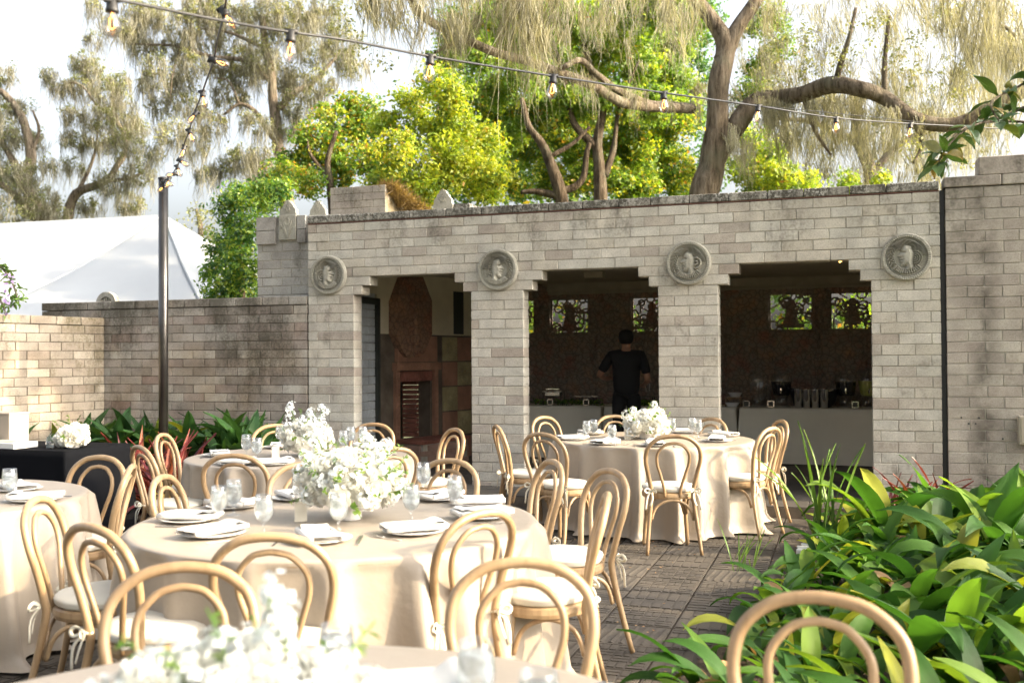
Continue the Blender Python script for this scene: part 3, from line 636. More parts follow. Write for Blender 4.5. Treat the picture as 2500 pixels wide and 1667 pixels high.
t2 = MB(); t2.box((0, 0, 0), (.335, .03, .335), bev=.005)
for k in range(18):
    a = 2*PI*k/18; t2.tube([(.05*math.cos(a), -.014, .05*math.sin(a)), (.12*math.cos(a), -.026, .12*math.sin(a)), (.15*math.cos(a), -.014, .15*math.sin(a))], [.006, .017, .006], 5)
t2.lathe([(.045, 0), (.03, .02)], 12); 
for i in range(len(t2.v)-24, len(t2.v)): v = t2.v[i]; t2.v[i] = (v[0], -.014-v[2], v[1])
t2m = t2.mesh('tile', M_tile2)
j = 0
for zi in range(5):
    for ui in range(-1, int(FLn/.345)+1):
        uu = .12+ui*.345+.05; z = 1.80-.19-zi*.345
        if uu < .1 or (u0-.27 < uu < u1+.27 and z < 1.8): continue
        wput('tile', t2m if (ui+zi) % 2 == 0 else tlm, fpl, FA+FD*uu+FN*-.012+Vector((0, 0, z)), FROT2, (1, 1, .98 if z > .3 else .9))
def fz(x, y): u, z = fu(x, y, -.1); return (u, z)
poly = [fz(*p) for p in ((985, 676), (1030, 676), (1052, 735), (1052, 815), (1033, 862), (1020, 872), (992, 872), (980, 855), (964, 815), (964, 735))]
m = MB(); m.prism(poly, -.12, 0, FD, Vector((0, 0, 1)), FN, FA); br = wput('carved_chimney_breast', m.mesh('carved_chimney_breast', M_carve2), fpl)
m = MB(); cu = (poly[0][0]+poly[1][0])/2; r = random.Random(3)
for k in range(26):
    a = r.uniform(0, 2*PI); z = r.uniform(1.6, 2.45); q = r.uniform(-.13, .13); rr = r.uniform(.03, .07)
    m.tube([FA+FD*(cu+q+rr*math.cos(t))+FN*-.125+Vector((0, 0, z+rr*1.4*math.sin(t))) for t in np.linspace(a, a+4, 9)], .011, 5)
m.tube([FA+FD*cu+FN*-.13+Vector((0, 0, z)) for z in (1.62, 1.75, 1.95, 2.05)], [.02, .07, .05, .035], 8)
wput('relief_figure', m.mesh('relief_figure', M_carve2), br)
# hearth
h0, h1 = u0-.1, u1+.22; m = MB(); fbx(m, h0+.01, h1-.01, .1, fz0-.03, -.46, -.06); hearth = wput('hearth', m.mesh('hearth', M_mortar), fpl)
pbm = MB().box((0, 0, 0), (.195, .05, .066), bev=.003).mesh('hearth_brick', M_pbrick)
for j in range(4):
    for i in range(int((h1-h0)/.2)+1):
        x = h0+.1+i*.2+(.1 if j % 2 else 0)
        if x < h1-.05: wput('hearth_brick', pbm, hearth, FA+FD*x+FN*-.455+Vector((0, 0, .135+j*.071)), FROT2)
    for i in range(2): wput('hearth_brick', pbm, hearth, FA+FD*(h0+.005)+FN*(-.33+i*.2)+Vector((0, 0, .135+j*.071)), FROT2+PI/2)
k = h0
tbm = MB().box((0, 0, 0), (.052, .44, .05), bev=.003).mesh('red_brick', M_rbrick)
while k < h1: wput('red_brick', tbm, hearth, FA+FD*k+FN*-.27+Vector((0, 0, fz0)), FROT2); k += .058
wu0, wu1 = fu(1107, 780)[0], fu(1131, 780)[0]
m = MB(); fbx(m, wu0, wu1, 1.82, 2.42, -.006, .05); wput('window_recess', m.mesh('window_recess', M_frame_d), bld)
# ------------------------------------------------------------------ tent, pole
TD = 26
tent = thing('marquee_tent', at(330, 760, TD), 0, 'large white marquee tent roof rising behind the left garden wall', 'tent')
def tp(x, y, d=TD): return at(x, y, d)
m = MB(); pk = tp(400, 524, 28); pk2 = tp(-200, 556, 28)
rims = [tp(-500, 775, 22), tp(-60, 772, 22), tp(505, 765, 23), tp(840, 752, 33), tp(-500, 760, 33)]
def sheet(m, a, b, c, d, n=10, sag=.25):
    vs = []
    for i in range(n+1):
        for j in range(n+1):
            u, v = i/n, j/n; p = a*(1-u)*(1-v)+b*u*(1-v)+c*u*v+d*(1-u)*v
            p.z -= sag*math.sin(PI*v)*(.6+.4*math.sin(PI*u))+.02*math.sin(17*u+9*v)*math.sin(PI*v); vs.append(p)
    m.add(vs, [(i*(n+1)+j, (i+1)*(n+1)+j, (i+1)*(n+1)+j+1, i*(n+1)+j+1) for i in range(n) for j in range(n)])
def tpart(nm, *q, **k): mm = MB(); sheet(mm, *q, **k); return wput(nm, mm.mesh(nm, M_tent, True), tent)
tpart('roof_panel', rims[0], rims[1], pk2, pk2+Vector((-3, 0, 0)))
tpart('roof_panel', rims[1], rims[2], pk, pk2)
tpart('roof_panel', rims[2], rims[3], pk, pk+Vector((0, .01, 0)))
tpart('roof_panel', rims[3], rims[4], pk2, pk)
mm = MB(); mm.tube([lerp(rims[1], pk, t)+Vector((0, -.03, .01-.25*math.sin(PI*t)*.75)) for t in np.linspace(0, 1, 12)], .02, 5); mm.tube([lerp(rims[2], pk, t)+Vector((0, -.03, .01-.22*math.sin(PI*t)*.75)) for t in np.linspace(0, 1, 12)], .03, 5)
mm.tube([lerp(rims[1], pk2, t)+Vector((0, -.03, .01-.22*math.sin(PI*t)*.75)) for t in np.linspace(0, 1, 12)], .02, 5)
wput('seam', mm.mesh('seam', M_tent), tent)
mm = MB(); mm.add([rims[0], rims[1], rims[1]-Vector((0, 0, .35)), rims[0]-Vector((0, 0, .35))], [(0, 1, 2, 3)]); mm.add([rims[1], rims[2], rims[2]-Vector((0, 0, .35)), rims[1]-Vector((0, 0, .35))], [(0, 1, 2, 3)])
wput('valance', mm.mesh('valance', M_tent), tent)
mm = MB()
for p in rims[1:4]: mm.tube([Vector((p.x, p.y, 0)), p], .05, 6)
wput('tent_pole', mm.mesh('tent_pole', M_white), tent)
PP = at(399, 900, 11.0); PP.z = 0; ptop = at(399, 439, 11.0)
pl = thing('light_pole', PP, 0, 'tall dark metal pole holding the string lights before the left wall', 'pole')
mm = MB(); mm.lathe([(.052, 0), (.052, ptop.z)], 20, (0, 0, 0)); inst('shaft', mm.mesh('shaft', M_pole, True), pl)
mm = MB(); mm.lathe([(.055, 0), (.055, .02), (.03, .03)], 16); inst('pole_cap', mm.mesh('pole_cap', M_black), pl, (0, 0, ptop.z))
mm = MB(); mm.tube([(0, -.05, ptop.z-.06), (0, -.09, ptop.z-.05), (0, -.09, ptop.z-.02), (0, -.05, ptop.z-.02)], .008, 6); inst('hook', mm.mesh('hook', M_black), pl)
# ------------------------------------------------------------------ string lights
def bulb_meshes():
    b = MB(); b.lathe([(.012, 0), (.014, -.012), (.024, -.035), (.029, -.055), (.026, -.075), (.014, -.092), (.003, -.097)], 14, cap=False)
    s = MB(); s.lathe([(.012, .034), (.018, .03), (.0195, .0), (.022, -.004), (.021, -.012), (.012, -.014)], 12); s.box((0, 0, .03), (.05, .02, .016))
    f = MB(); f.tube([(0, 0, -.014), (0, 0, -.03)], .004, 6); f.tube([(-.007, 0, -.03), (-.009, 0, -.06), (0, 0, -.068), (.009, 0, -.06), (.007, 0, -.03)], .0022, 5)
    return b.mesh('bulb', M_bulb, True), s.mesh('socket', M_black, True), f.mesh('filament', M_fil)
bu, sk, fi = bulb_meshes()
def string_light(label, pts, bulbs, rad, tilt=0):
    t = thing('string_light', pts[0], 0, label, 'string lights')
    c = cr(pts, 8); mm = MB(); mm.tube(c, rad, 6); wput('cable', mm.mesh('cable', M_black, True), t)
    for p, rx, ry in bulbs:
        q = min(c, key=lambda v: (v-p).length); s_ = inst('socket', sk, t, q - t.location - Vector((0, 0, .028)), (rx, ry, 0)); b_ = inst('bulb', bu, s_); inst('filament', fi, b_)
L1 = [(170, -25, 2.95), (260, 0, 3.2), (315, 6, 3.32), (542, 51, 3.65), (690, 76, 3.95), (860, 101, 4.2), (1050, 138, 4.6), (1350, 186, 5.25), (1620, 227, 5.95), (1850, 259, 6.9), (2041, 288, 7.7), (2222, 302, 8.4), (2420, 313, 9.2), (2620, 330, 10)]
string_light('long string of clear bulbs crossing the sky from upper left to right', [at(*p) for p in L1], [(at(x, y, d), 0, random.uniform(-.08, .12)) for x, y, d in ((285, 3, 3.25), (700, 78, 3.97), (1052, 138, 4.6), (1352, 186, 5.25), (1620, 227, 5.95), (1847, 259, 6.9), (2041, 288, 7.7), (2222, 302, 8.4))], .0055)
L2 = [(556, -30, 4.4), (549, 20, 4.8), (541, 60, 5.3), (530, 100, 5.8), (521, 150, 6.3), (503, 200, 6.9), (487, 245, 7.5), (473, 280, 8.0), (462, 320, 8.6), (452, 345, 9.1), (444, 375, 9.6), (437, 397, 10), (421, 425, 10.5), (404, 440, 10.85), (398, 452, 10.9)]
string_light('string of bulbs dropping steeply to the top of the dark pole', [at(*p) for p in L2], [(at(x, y, d), rx, ry) for x, y, d, rx, ry in ((549, 20, 4.8, 0, -.6), (525, 135, 6.2, 0, -1.2), (495, 225, 7.2, 0, -.2), (476, 275, 7.9, 0, .7), (464, 315, 8.5, 0, -.4), (449, 355, 9.3, 0, .3), (442, 385, 9.8, 0, -1), (434, 402, 10.1, 0, -.4), (424, 420, 10.4, 0, 1.4), (412, 434, 10.7, 0, .3), (404, 440, 10.85, 0, -1.3), (398, 448, 10.9, .3, .9))], .006)
mm = MB(); wp = cr([at(1850, 258, 6.9), at(2050, 278, 7.5), at(2260, 300, 8.4)], 5); mm.tube(wp, .0022, 4)
prop(wput('support_wire', mm.mesh('support_wire', M_black), None), 'thin wire running just above the bulb string at right', 'wire')
# ------------------------------------------------------------------ trees
def leaves(cl, n_per, size, spread, rng, flat=.55):
    """cl: list of (centre, radius); returns quads of folded leaf shapes"""
    C = np.array([c for c, r in cl for _ in range(n_per)], float); Rr = np.array([r for c, r in cl for _ in range(n_per)], float)
    n = len(C); d = rng.normal(0, 1, (n, 3)); d /= np.linalg.norm(d, axis=1)[:, None]; q = rng.uniform(0, 1, n)**.45
    P = C + d*(Rr*q)[:, None]*np.array([1, 1, .8])
    nrm = d*.6 + rng.normal(0, .6, (n, 3)) + np.array([0, 0, .5]); nrm /= np.linalg.norm(nrm, axis=1)[:, None]
    a = np.cross(nrm, rng.normal(0, 1, (n, 3))); a /= np.linalg.norm(a, axis=1)[:, None]; b = np.cross(nrm, a)
    s = size*rng.uniform(.6, 1.3, n)[:, None]
    V = np.stack([P-a*s*.5, P+b*s*.27+nrm*s*.06, P+a*s*.5-nrm*s*.08, P-b*s*.27+nrm*s*.06], 1)
    F = np.arange(n*4).reshape(n, 4); ct = np.repeat(rng.uniform(0, 1, len(cl)), n_per)
    T = np.clip(.55*ct+.45*rng.uniform(0, 1, n), 0, .999); return V.reshape(-1, 3), F, np.repeat(T, 4)
def scatter(blobs, k, rng, rs=(.18, .4), shell=.4):
    out = []
    for (c, r) in blobs:
        c = np.array(c)
        for i in range(max(1, int(k*r*r))):
            d = rng.normal(0, 1, 3); d /= np.linalg.norm(d); out.append((c + d*r*rng.uniform(0, 1)**shell*np.array([1, .8, .9]), rng.uniform(*rs)))
    return out
def strands(roots, rng, wd=.02, seg=4, lean=(.10, 0)):
    """roots: (point, length, count, spread): each root is one beard that narrows to its tip"""
    P = []; Ln = []; ph = []; off0 = []; LE = []
    for p, l, n, s in roots:
        cph = rng.uniform(0, 1); n = int(n*.62); dr = rng.normal(0, .14, 2) + np.array(lean)*rng.uniform(-.3, 1)
        q = rng.normal(0, 1, (n, 3))*np.array([s, s, s*.5]); P.append(np.array(p)+q); off0.append(q*np.array([1, 1, 0])); rr = np.hypot(q[:, 0], q[:, 1])/s
        Ln.append(l*rng.uniform(.3, 1.0, n)*np.clip(1.25-.35*rr, .35, 1.2)); ph += [cph]*n; LE.append(np.repeat([[dr[0], dr[1], 0]], n, 0))
    P = np.concatenate(P); off0 = np.concatenate(off0); LE = np.concatenate(LE); Ln = np.concatenate(Ln); n = len(P); an = rng.uniform(0, PI, n); w = np.stack([np.cos(an), np.sin(an), np.zeros(n)], 1)*wd*.5
    off = np.zeros((n, 3)); rows = []
    for k in range(seg+1):
        t = k/seg; q = P + off - off0*(.75*t) + LE*(Ln[:, None]*t); q[:, 2] -= Ln*t; wt = (1-t**2)*rng.uniform(.5, 1.3, n)[:, None]+.08
        rows += [q-w*wt, q+w*wt]; off = off + rng.normal(0, .06, (n, 3))*np.array([1, 1, 0])*Ln[:, None]
    V = np.stack(rows, 1).reshape(-1, 3); b = np.arange(n)[:, None]*(2*(seg+1)); F = []
    for k in range(seg): F.append(np.concatenate([b+2*k, b+2*k+1, b+2*k+3, b+2*k+2], 1))
    T = np.clip(.5*np.array(ph)+.5*rng.uniform(0, 1, n), 0, .999)
    return V, np.concatenate(F), np.repeat(T, 2*(seg+1))
def limb(m, pts, r0, r1, n=9):
    c = cr(pts, 5); k = len(c); m.tube([p+Vector((noise.noise(p*1.3), noise.noise(p*1.3+Vector((9, 0, 0))), 0))*.05*r0/.2 for p in c], [lerp(r0, r1, (i/(k-1))**.8)*(1+.12*noise.noise(p*2)) for i, p in enumerate(c)], n)
def tree(name, label, base, limbs, blobs, lmat, bark, lsize, kcl, nper, seed, moss=None, cat='tree', group=None, rs=(.18, .4), mwd=.02, shell=.4):
    rng = np.random.RandomState(seed); b = Vector((base.x, base.y, 0)); t = thing(name, b, 0, label, cat, group)
    if limbs:
        m = MB(); limb(m, limbs[0][0], limbs[0][1], limbs[0][2], 12); wput('trunk', m.mesh('trunk', bark, True), t)
        m = MB()
        for l in limbs[1:]: limb(m, l[0], l[1], l[2])
        if m.v: wput('branch', m.mesh('branch', bark, True), t)
    if blobs:
        cl = scatter(blobs, kcl, rng, rs, shell); V, F, T = leaves(cl, nper, lsize, 1, rng); wput('crown', fast_mesh('crown', V, F, lmat, T), t)
    if moss:
        V, F, T = strands(moss, rng, mwd); wput('spanish_moss', fast_mesh('spanish_moss', V, F, M_moss, T), t, kind='stuff')
    return t
def A(pts, d):
    out = []
    for i, p in enumerate(pts):
        dd = p[2] if len(p) > 2 else d; out.append(at(p[0], p[1], dd))
    return out
def B(lst, d, jit=1.0, seed=0):
    r = random.Random(seed); out = []
    for q in lst:
        dd = d+r.uniform(-jit, jit); out.append((at(q[0], q[1], dd), q[2]*dd/FPX))
    return out
def mossy(blobs, rng, per, lmin, lmax, cnt, sp=.12):
    out = []
    for c, r in blobs:
        for i in range(max(1, int(per*r))):
            d = rng.normal(0, 1, 3); d /= np.linalg.norm(d); out.append((np.array(c)+d*r*.8*np.array([1, 1, .7]), rng.uniform(lmin, lmax), cnt, rng.uniform(.4, 1.4)*sp))
    return out
g0 = lambda x, d: Vector((at(x, 800, d).x, d, 0))
rg = np.random.RandomState(2)
# left oaks
d = 40
b1 = B([(0, 300, 50), (90, 340, 30), (20, 420, 50), (80, 500, 40), (140, 520, 35), (20, 330, 45), (50, 260, 35), (10, 180, 35), (60, 420, 50), (30, 500, 60), (110, 480, 40), (-40, 400, 70), (-30, 250, 60), (120, 400, 25)], d, 1.5, 1)
tree('oak_tree', 'moss hung oak at the far left edge of the photo', g0(80, d), [(A([(115, 640), (100, 540), (66, 455), (75, 380), (60, 300), (15, 235), (-40, 200)], d), .34, .1), (A([(62, 450), (30, 390), (0, 340), (-40, 300)], d), .2, .07), (A([(105, 560), (60, 500), (0, 450), (-60, 430)], d), .22, .1), (A([(75, 380), (95, 320), (80, 270)], d), .1, .04)],
     b1, M_oak, M_bark, .11, 38, 26, 21, mossy(b1, rg, 38, .3, 1.6, 26, .14), rs=(.15, .35))
b2 = B([(290, 200, 35), (330, 310, 35), (240, 280, 40), (180, 280, 30), (195, 150, 30), (225, 160, 35), (200, 210, 40), (260, 215, 45), (300, 270, 45), (250, 330, 50), (180, 340, 35), (310, 350, 50), (340, 420, 45), (270, 440, 50), (215, 500, 35), (320, 490, 40), (180, 400, 30), (150, 210, 28), (120, 180, 20), (230, 90, 20)], d+3, 1.5, 2)
tree('oak_tree', 'slender moss hung oak with a leaning limb above the marquee', g0(170, d+3), [(A([(150, 640), (165, 535), (190, 473), (253, 445), (290, 400), (310, 350), (285, 290), (270, 200)], d+3), .27, .06), (A([(253, 445), (330, 430), (365, 400)], d+3), .1, .03), (A([(285, 290), (240, 260), (200, 210), (150, 200)], d+3), .08, .03), (A([(190, 473), (230, 380), (240, 300)], d+3), .1, .03)],
     b2, M_oak, M_bark, .11, 38, 26, 22, mossy(b2, rg, 38, .3, 1.9, 26, .14), rs=(.15, .35))
b3 = B([(300, 60, 35), (360, 30, 40), (450, 60, 45), (540, 20, 45), (620, 20, 45), (740, 20, 50), (860, 150, 45), (350, 110, 35), (470, 150, 40), (640, 380, 40), (600, 140, 50), (520, 30, 45), (680, 180, 50), (730, 250, 50), (840, 100, 50), (500, 420, 30), (230, 15, 25), (270, 60, 25), (330, 80, 35), (400, 40, 45), (430, 110, 45), (380, 160, 40), (440, 200, 45), (400, 250, 40), (470, 260, 40), (420, 320, 45), (480, 350, 40), (520, 300, 40), (560, 230, 50), (540, 160, 45), (500, 90, 45), (580, 70, 55), (640, 130, 55), (600, 180, 45), (700, 60, 60), (760, 120, 55), (720, 200, 50), (620, 300, 40), (590, 380, 40), (550, 400, 35), (620, 420, 35), (660, 20, 50), (800, 40, 60), (780, 200, 45), (700, 300, 40), (480, 20, 45), (330, 20, 30), (360, 200, 25), (380, 370, 25)], d-2, 2.2, 3)
tree('oak_tree', 'tall moss hung oak left of the bright green trees', g0(690, d-2), [(A([(705, 640), (700, 480), (690, 400), (676, 343), (669, 253), (662, 200), (650, 120), (640, 40)], d-2), .33, .12), (A([(683, 267), (720, 225), (765, 200), (830, 130)], d-2), .17, .06), (A([(672, 343), (640, 300), (620, 270), (585, 255), (545, 280)], d-2), .14, .05), (A([(662, 200), (600, 150), (520, 140), (440, 115), (380, 110), (320, 108)], d-2), .13, .03), (A([(650, 120), (560, 80), (480, 70)], d-2), .1, .03), (A([(585, 255), (560, 200), (520, 190)], d-2), .06, .02), (A([(440, 115), (420, 190), (415, 260)], d-2), .05, .02)],
     b3, M_oak, M_bark, .11, 38, 26, 23, mossy(b3, rg, 36, .3, 1.9, 26, .14), rs=(.15, .35))
# pale background tree line, low behind the tent gap
b4 = B([(480, 520, 30), (500, 560, 40), (455, 545, 20), (520, 600, 30)], 34, .5, 4)
tree('oak_tree', 'pale distant tree in the gap right of the marquee peak', g0(490, 34), [(A([(490, 700), (490, 560), (480, 510)], 34), .15, .05)], b4, M_oak, M_bark, .12, 30, 24, 24, rs=(.2, .4))
# green trees
gA = B([(760, 345, 45), (735, 400, 50), (800, 300, 45), (850, 255, 35), (820, 380, 60), (880, 330, 55), (760, 440, 45), (700, 420, 40), (670, 450, 35), (830, 440, 50), (900, 270, 40), (640, 480, 30), (905, 400, 50)], 20, 1.2, 5)
tree('broadleaf_tree', 'golden and green tree above the chimney, left of the green group', g0(800, 20), [(A([(820, 640), (810, 480), (800, 400), (820, 320)], 20), .12, .04), (A([(805, 440), (760, 380), (750, 340)], 20), .06, .02)], gA, M_maple_y, M_bark2, .09, 130, 72, 31, rs=(.15, .36))
gB = B([(940, 300, 45), (1000, 250, 40), (1060, 205, 45), (1110, 230, 45), (960, 370, 60), (1040, 320, 65), (1120, 300, 55), (1180, 360, 55), (1100, 390, 75), (1000, 440, 65), (1060, 460, 60), (1170, 440, 65), (940, 440, 45), (1210, 420, 40)], 18, 1.0, 6)
tree('broadleaf_tree', 'rounded bright green tree behind the middle of the roof', g0(1080, 18.5), [(A([(1080, 640), (1075, 480), (1085, 380), (1070, 260)], 18.6), .12, .04), (A([(1080, 450), (1150, 380)], 18.6), .06, .02)], gB, M_maple, M_bark2, .085, 140, 72, 32, rs=(.14, .34))
gC = B([(1200, 60, 55), (1150, 110, 45), (1080, 140, 40), (1560, 10, 50), (1440, 200, 50), (1340, 240, 45), (1690, 60, 40), (1640, 260, 45), (1180, 150, 50), (1240, 330, 45), (1620, 20, 55), (1340, 10, 50), (1250, 120, 60), (1330, 80, 60), (1420, 60, 65), (1500, 90, 65), (1580, 60, 60), (1640, 110, 55), (1560, 160, 60), (1460, 150, 60), (1380, 160, 55), (1300, 190, 50), (1650, 190, 50), (1220, 220, 45), (1400, 240, 50), (1510, 240, 50), (1600, 250, 45), (1280, 40, 50)], 23, 1.5, 7)
tree('broadleaf_tree', 'tall golden green tree filling the sky left of the big trunk', g0(1468, 22), [(A([(1475, 640), (1468, 486), (1461, 416), (1456, 347), (1470, 260), (1440, 170), (1420, 80)], 22), .19, .05), (A([(1475, 430), (1495, 370), (1502, 330), (1515, 250), (1560, 150)], 22), .09, .03), (A([(1456, 360), (1400, 300), (1380, 200), (1350, 100)], 22), .11, .03)], gC, M_maple_y, M_bark2, .10, 125, 74, 33, rs=(.16, .4))
gD = B([(1180, 250, 45), (1420, 380, 40), (1560, 350, 50), (1620, 370, 50), (1480, 430, 50), (1400, 270, 45), (1200, 380, 45), (1480, 370, 45), (1580, 300, 45), (1350, 300, 45), (1240, 300, 55), (1310, 260, 50), (1380, 330, 45), (1300, 370, 50), (1250, 440, 50), (1340, 440, 45), (1420, 440, 40), (1540, 400, 55), (1600, 330, 50), (1640, 420, 60), (1560, 460, 50), (1500, 430, 40), (1660, 300, 40), (1450, 300, 40), (1530, 320, 40), (1200, 300, 40)], 24.5, 1.2, 8)
tree('broadleaf_tree', 'shaded deep green tree with bent trunk behind the roof edge', g0(1370, 20.5), [(A([(1380, 640), (1371, 492), (1345, 398), (1327, 354), (1291, 307), (1270, 240)], 20.5), .18, .05), (A([(1365, 470), (1405, 455), (1425, 430), (1432, 380), (1440, 350)], 20.5), .09, .05), (A([(1368, 480), (1310, 468), (1270, 470)], 20.5), .1, .04), (A([(1340, 385), (1400, 350), (1440, 310)], 20.5), .06, .03)], gD, M_maple, M_bark2, .10, 135, 70, 34, rs=(.16, .38))
gE = B([(590, 480, 35), (560, 520, 45), (600, 560, 45), (560, 600, 50), (600, 650, 50), (545, 660, 45), (610, 710, 50), (550, 710, 40), (640, 500, 35), (680, 470, 35), (640, 460, 25)], 16, .7, 9)
tree('broadleaf_tree', 'dense dark green tree rising between the marquee and the pavilion', g0(590, 16), [(A([(590, 800), (590, 650), (590, 520)], 16), .09, .03)], gE, M_dgreen, M_bark2, .075, 210, 64, 35, rs=(.13, .3))
gF = B([(1830, 330, 35), (1820, 420, 40), (1860, 400, 45), (1910, 430, 45), (1960, 440, 35), (1850, 460, 40), (1900, 470, 40), (1980, 460, 35), (1880, 370, 30), (2060, 450, 30), (2150, 440, 25)], 22, .8, 10)
tree('broadleaf_tree', 'small green tree low behind the roof right of the big trunk', g0(1900, 22), [(A([(1900, 700), (1900, 480), (1890, 400)], 22), .1, .03)], gF, M_maple, M_bark2, .10, 120, 60, 36, rs=(.16, .34))
gI = [(at(x, y, 30), r*30/FPX) for x, y, r in [(1130+random.uniform(-20, 20)+95*i, 30+85*j+random.uniform(-15, 15), 62) for i in range(7) for j in range(6)]]
tree('broadleaf_tree', 'tall green backdrop tree furthest behind the roof, left of the big trunk', g0(1420, 30), [(A([(1400, 640), (1400, 400), (1390, 250)], 30), .2, .06)], gI, M_dgreen, M_bark2, .13, 34, 60, 39, rs=(.2, .5))
gG = B([(1860, 60, 40), (1900, 110, 40), (1860, 160, 45), (1840, 230, 40), (1900, 40, 35), (1660, 30, 40)], 26, .8, 11)
gH = [(at(x, y, 27), r*27/FPX) for x, y, r in ((1270, 560, 90), (1450, 560, 90), (1650, 560, 90), (1850, 560, 90), (2050, 560, 90), (2250, 560, 90), (1560, 650, 90), (1750, 650, 90), (1950, 650, 90), (2150, 650, 90), (1350, 650, 90), (1300, 760, 90), (1500, 780, 90), (1700, 780, 90), (1900, 780, 90), (2100, 780, 90))]
tree('broadleaf_tree', 'green undergrowth tree seen through the pierced window screens', g0(1700, 27), [(A([(1700, 900), (1700, 700), (1690, 600)], 27), .15, .05)], gH, M_maple_y, M_bark2, .2, 16, 34, 38, rs=(.25, .6))
tree('broadleaf_tree', 'golden green tree glimpsed just right of the trunk fork', g0(1870, 26), [(A([(1870, 640), (1870, 300), (1860, 150)], 26), .1, .03)], gG, M_maple_y, M_bark2, .11, 80, 60, 37, rs=(.16, .4))
# the big mossy oak
D = 18.5
lb = A([(1675, 262), (1640, 258), (1585, 253, 18), (1512, 222, 17), (1457, 182, 16), (1417, 147, 15.6), (1375, 165, 15.2)], D)
lb2 = A([(1690, 265), (1600, 262, 18), (1520, 250, 17), (1440, 205, 16), (1370, 180, 15.4), (1290, 150, 15), (1210, 128, 14.5), (1130, 92, 14), (1050, 55, 13.6), (1010, 15, 13.2), (980, -60, 13)], D)
rl = A([(1740, 400), (1775, 345), (1815, 285), (1850, 245), (1900, 238), (1960, 230, 18), (2030, 208, 17.5), (2100, 218, 17), (2160, 240, 17), (2230, 290, 16.6), (2330, 305, 16.4), (2410, 270, 16.2), (2500, 225, 16), (2620, 160, 16)], D)
limbs = [(A([(1706, 640), (1722, 475), (1738, 400), (1748, 300), (1760, 200), (1768, 115), (1745, 60), (1700, 0), (1650, -80)], D), .30, .12), (A([(1762, 150), (1798, 72), (1850, 0), (1900, -80)], D), .17, .1), (lb2, .10, .05), (rl, .20, .1), (lb, .09, .04),
         (A([(1130, 92, 14), (1100, 110, 14), (1060, 130, 14)], D), .04, .015), (A([(2040, 208, 17.5), (2055, 150, 17.2), (2075, 90, 17), (2090, 20, 17)], D), .06, .03), (A([(2160, 240, 17), (2160, 150, 17), (2170, 40, 17)], D), .06, .03), (A([(1960, 230, 18), (1990, 320, 18), (2030, 380, 18)], D), .06, .02), (A([(2410, 70, 15), (2450, 65, 15), (2480, 90, 15)], D), .05, .02), (A([(2230, 290, 16.6), (2250, 350, 16.6), (2230, 400, 16.6)], D), .05, .02)]
rb_ = np.random.RandomState(9)
mo = []
def curtain(x0, y0, x1, y1, d0, d1, n, l0, l1, cnt, sp, wdy=0):
    for i in range(n):
        t = rb_.uniform(); x, y, dd = lerp(x0, x1, t), lerp(y0, y1, t)+rb_.uniform(-wdy, wdy), lerp(d0, d1, t)+rb_.uniform(-.6, .6); mo.append((np.array(at(x, y, dd)), rb_.uniform(l0, l1), cnt, sp*rb_.uniform(.5, 1.4)))
curtain(860, -80, 1420, -40, 12, 13.4, 44, .25, 1.2, 60, .10, 40)
curtain(860, 0, 1700, 120, 13, 15.5, 60, .1, .45, 26, .06, 60)
curtain(1800, 40, 2450, 330, 19, 18, 110, .1, .5, 26, .08, 120)
curtain(880, 10, 1150, 60, 12.5, 13.5, 22, .3, 1.0, 55, .10, 30)
curtain(1220, -40, 1340, 60, 13, 14, 16, .6, 1.9, 70, .10, 40)
curtain(1350, -20, 1700, -20, 13, 15, 22, .3, 1.3, 50, .09, 50)
curtain(1360, 165, 1700, 255, 15.5, 18, 16, .2, .9, 36, .07, 10)
curtain(1610, -30, 1680, 40, 16, 18, 6, .8, 2.2, 60, .09, 20)
curtain(1780, 300, 1830, 360, 18, 18, 10, .4, 1.5, 50, .09, 30)
curtain(1800, 120, 2450, 60, 18.8, 16.5, 96, .3, 1.5, 50, .13, 130)
curtain(1850, 252, 2130, 232, 18.4, 18, 34, .3, 1.7, 55, .10, 10)
curtain(2130, 245, 2400, 305, 18, 17, 34, .3, 1.5, 55, .10, 20)
curtain(1880, 300, 2350, 330, 19, 18.4, 48, .3, 1.2, 50, .13, 60)
curtain(2200, -40, 2520, 60, 15, 14, 26, .3, 2.2, 55, .11, 70)
curtain(1000, -20, 1700, 60, 13, 15.5, 26, .3, 1.4, 34, .06, 60)
curtain(1850, 238, 2350, 290, 17.4, 16, 9, .3, 1.1, 45, .08, 10)
curtain(2350, 60, 2520, 130, 15, 14, 14, .5, 1.8, 50, .13, 40)
ob_ = B([(1900, 120, 50), (1980, 80, 50), (1960, 160, 50), (2060, 130, 50), (2130, 60, 50), (2200, 120, 55), (2290, 60, 60), (2260, 180, 50), (2350, 140, 55), (2440, 60, 60), (2170, 270, 45), (2250, 300, 45), (1880, 200, 35), (2350, 230, 40), (2320, 20, 60), (2450, 180, 40), (2230, 350, 40), (2330, 400, 35)], 16.8, 1.2, 12)
ob_ += B([(880, 30, 60), (960, 60, 50), (1000, -10, 60), (1090, 20, 50), (850, 110, 45), (1180, -30, 60), (930, 130, 35)], 13.6, .6, 13)
tree('oak_tree', 'big live oak with forked trunk and curtains of grey moss above the roof', g0(1722, D), limbs, ob_, M_oak, M_bark, .06, 60, 26, 41, mo, rs=(.12, .3), mwd=.010)
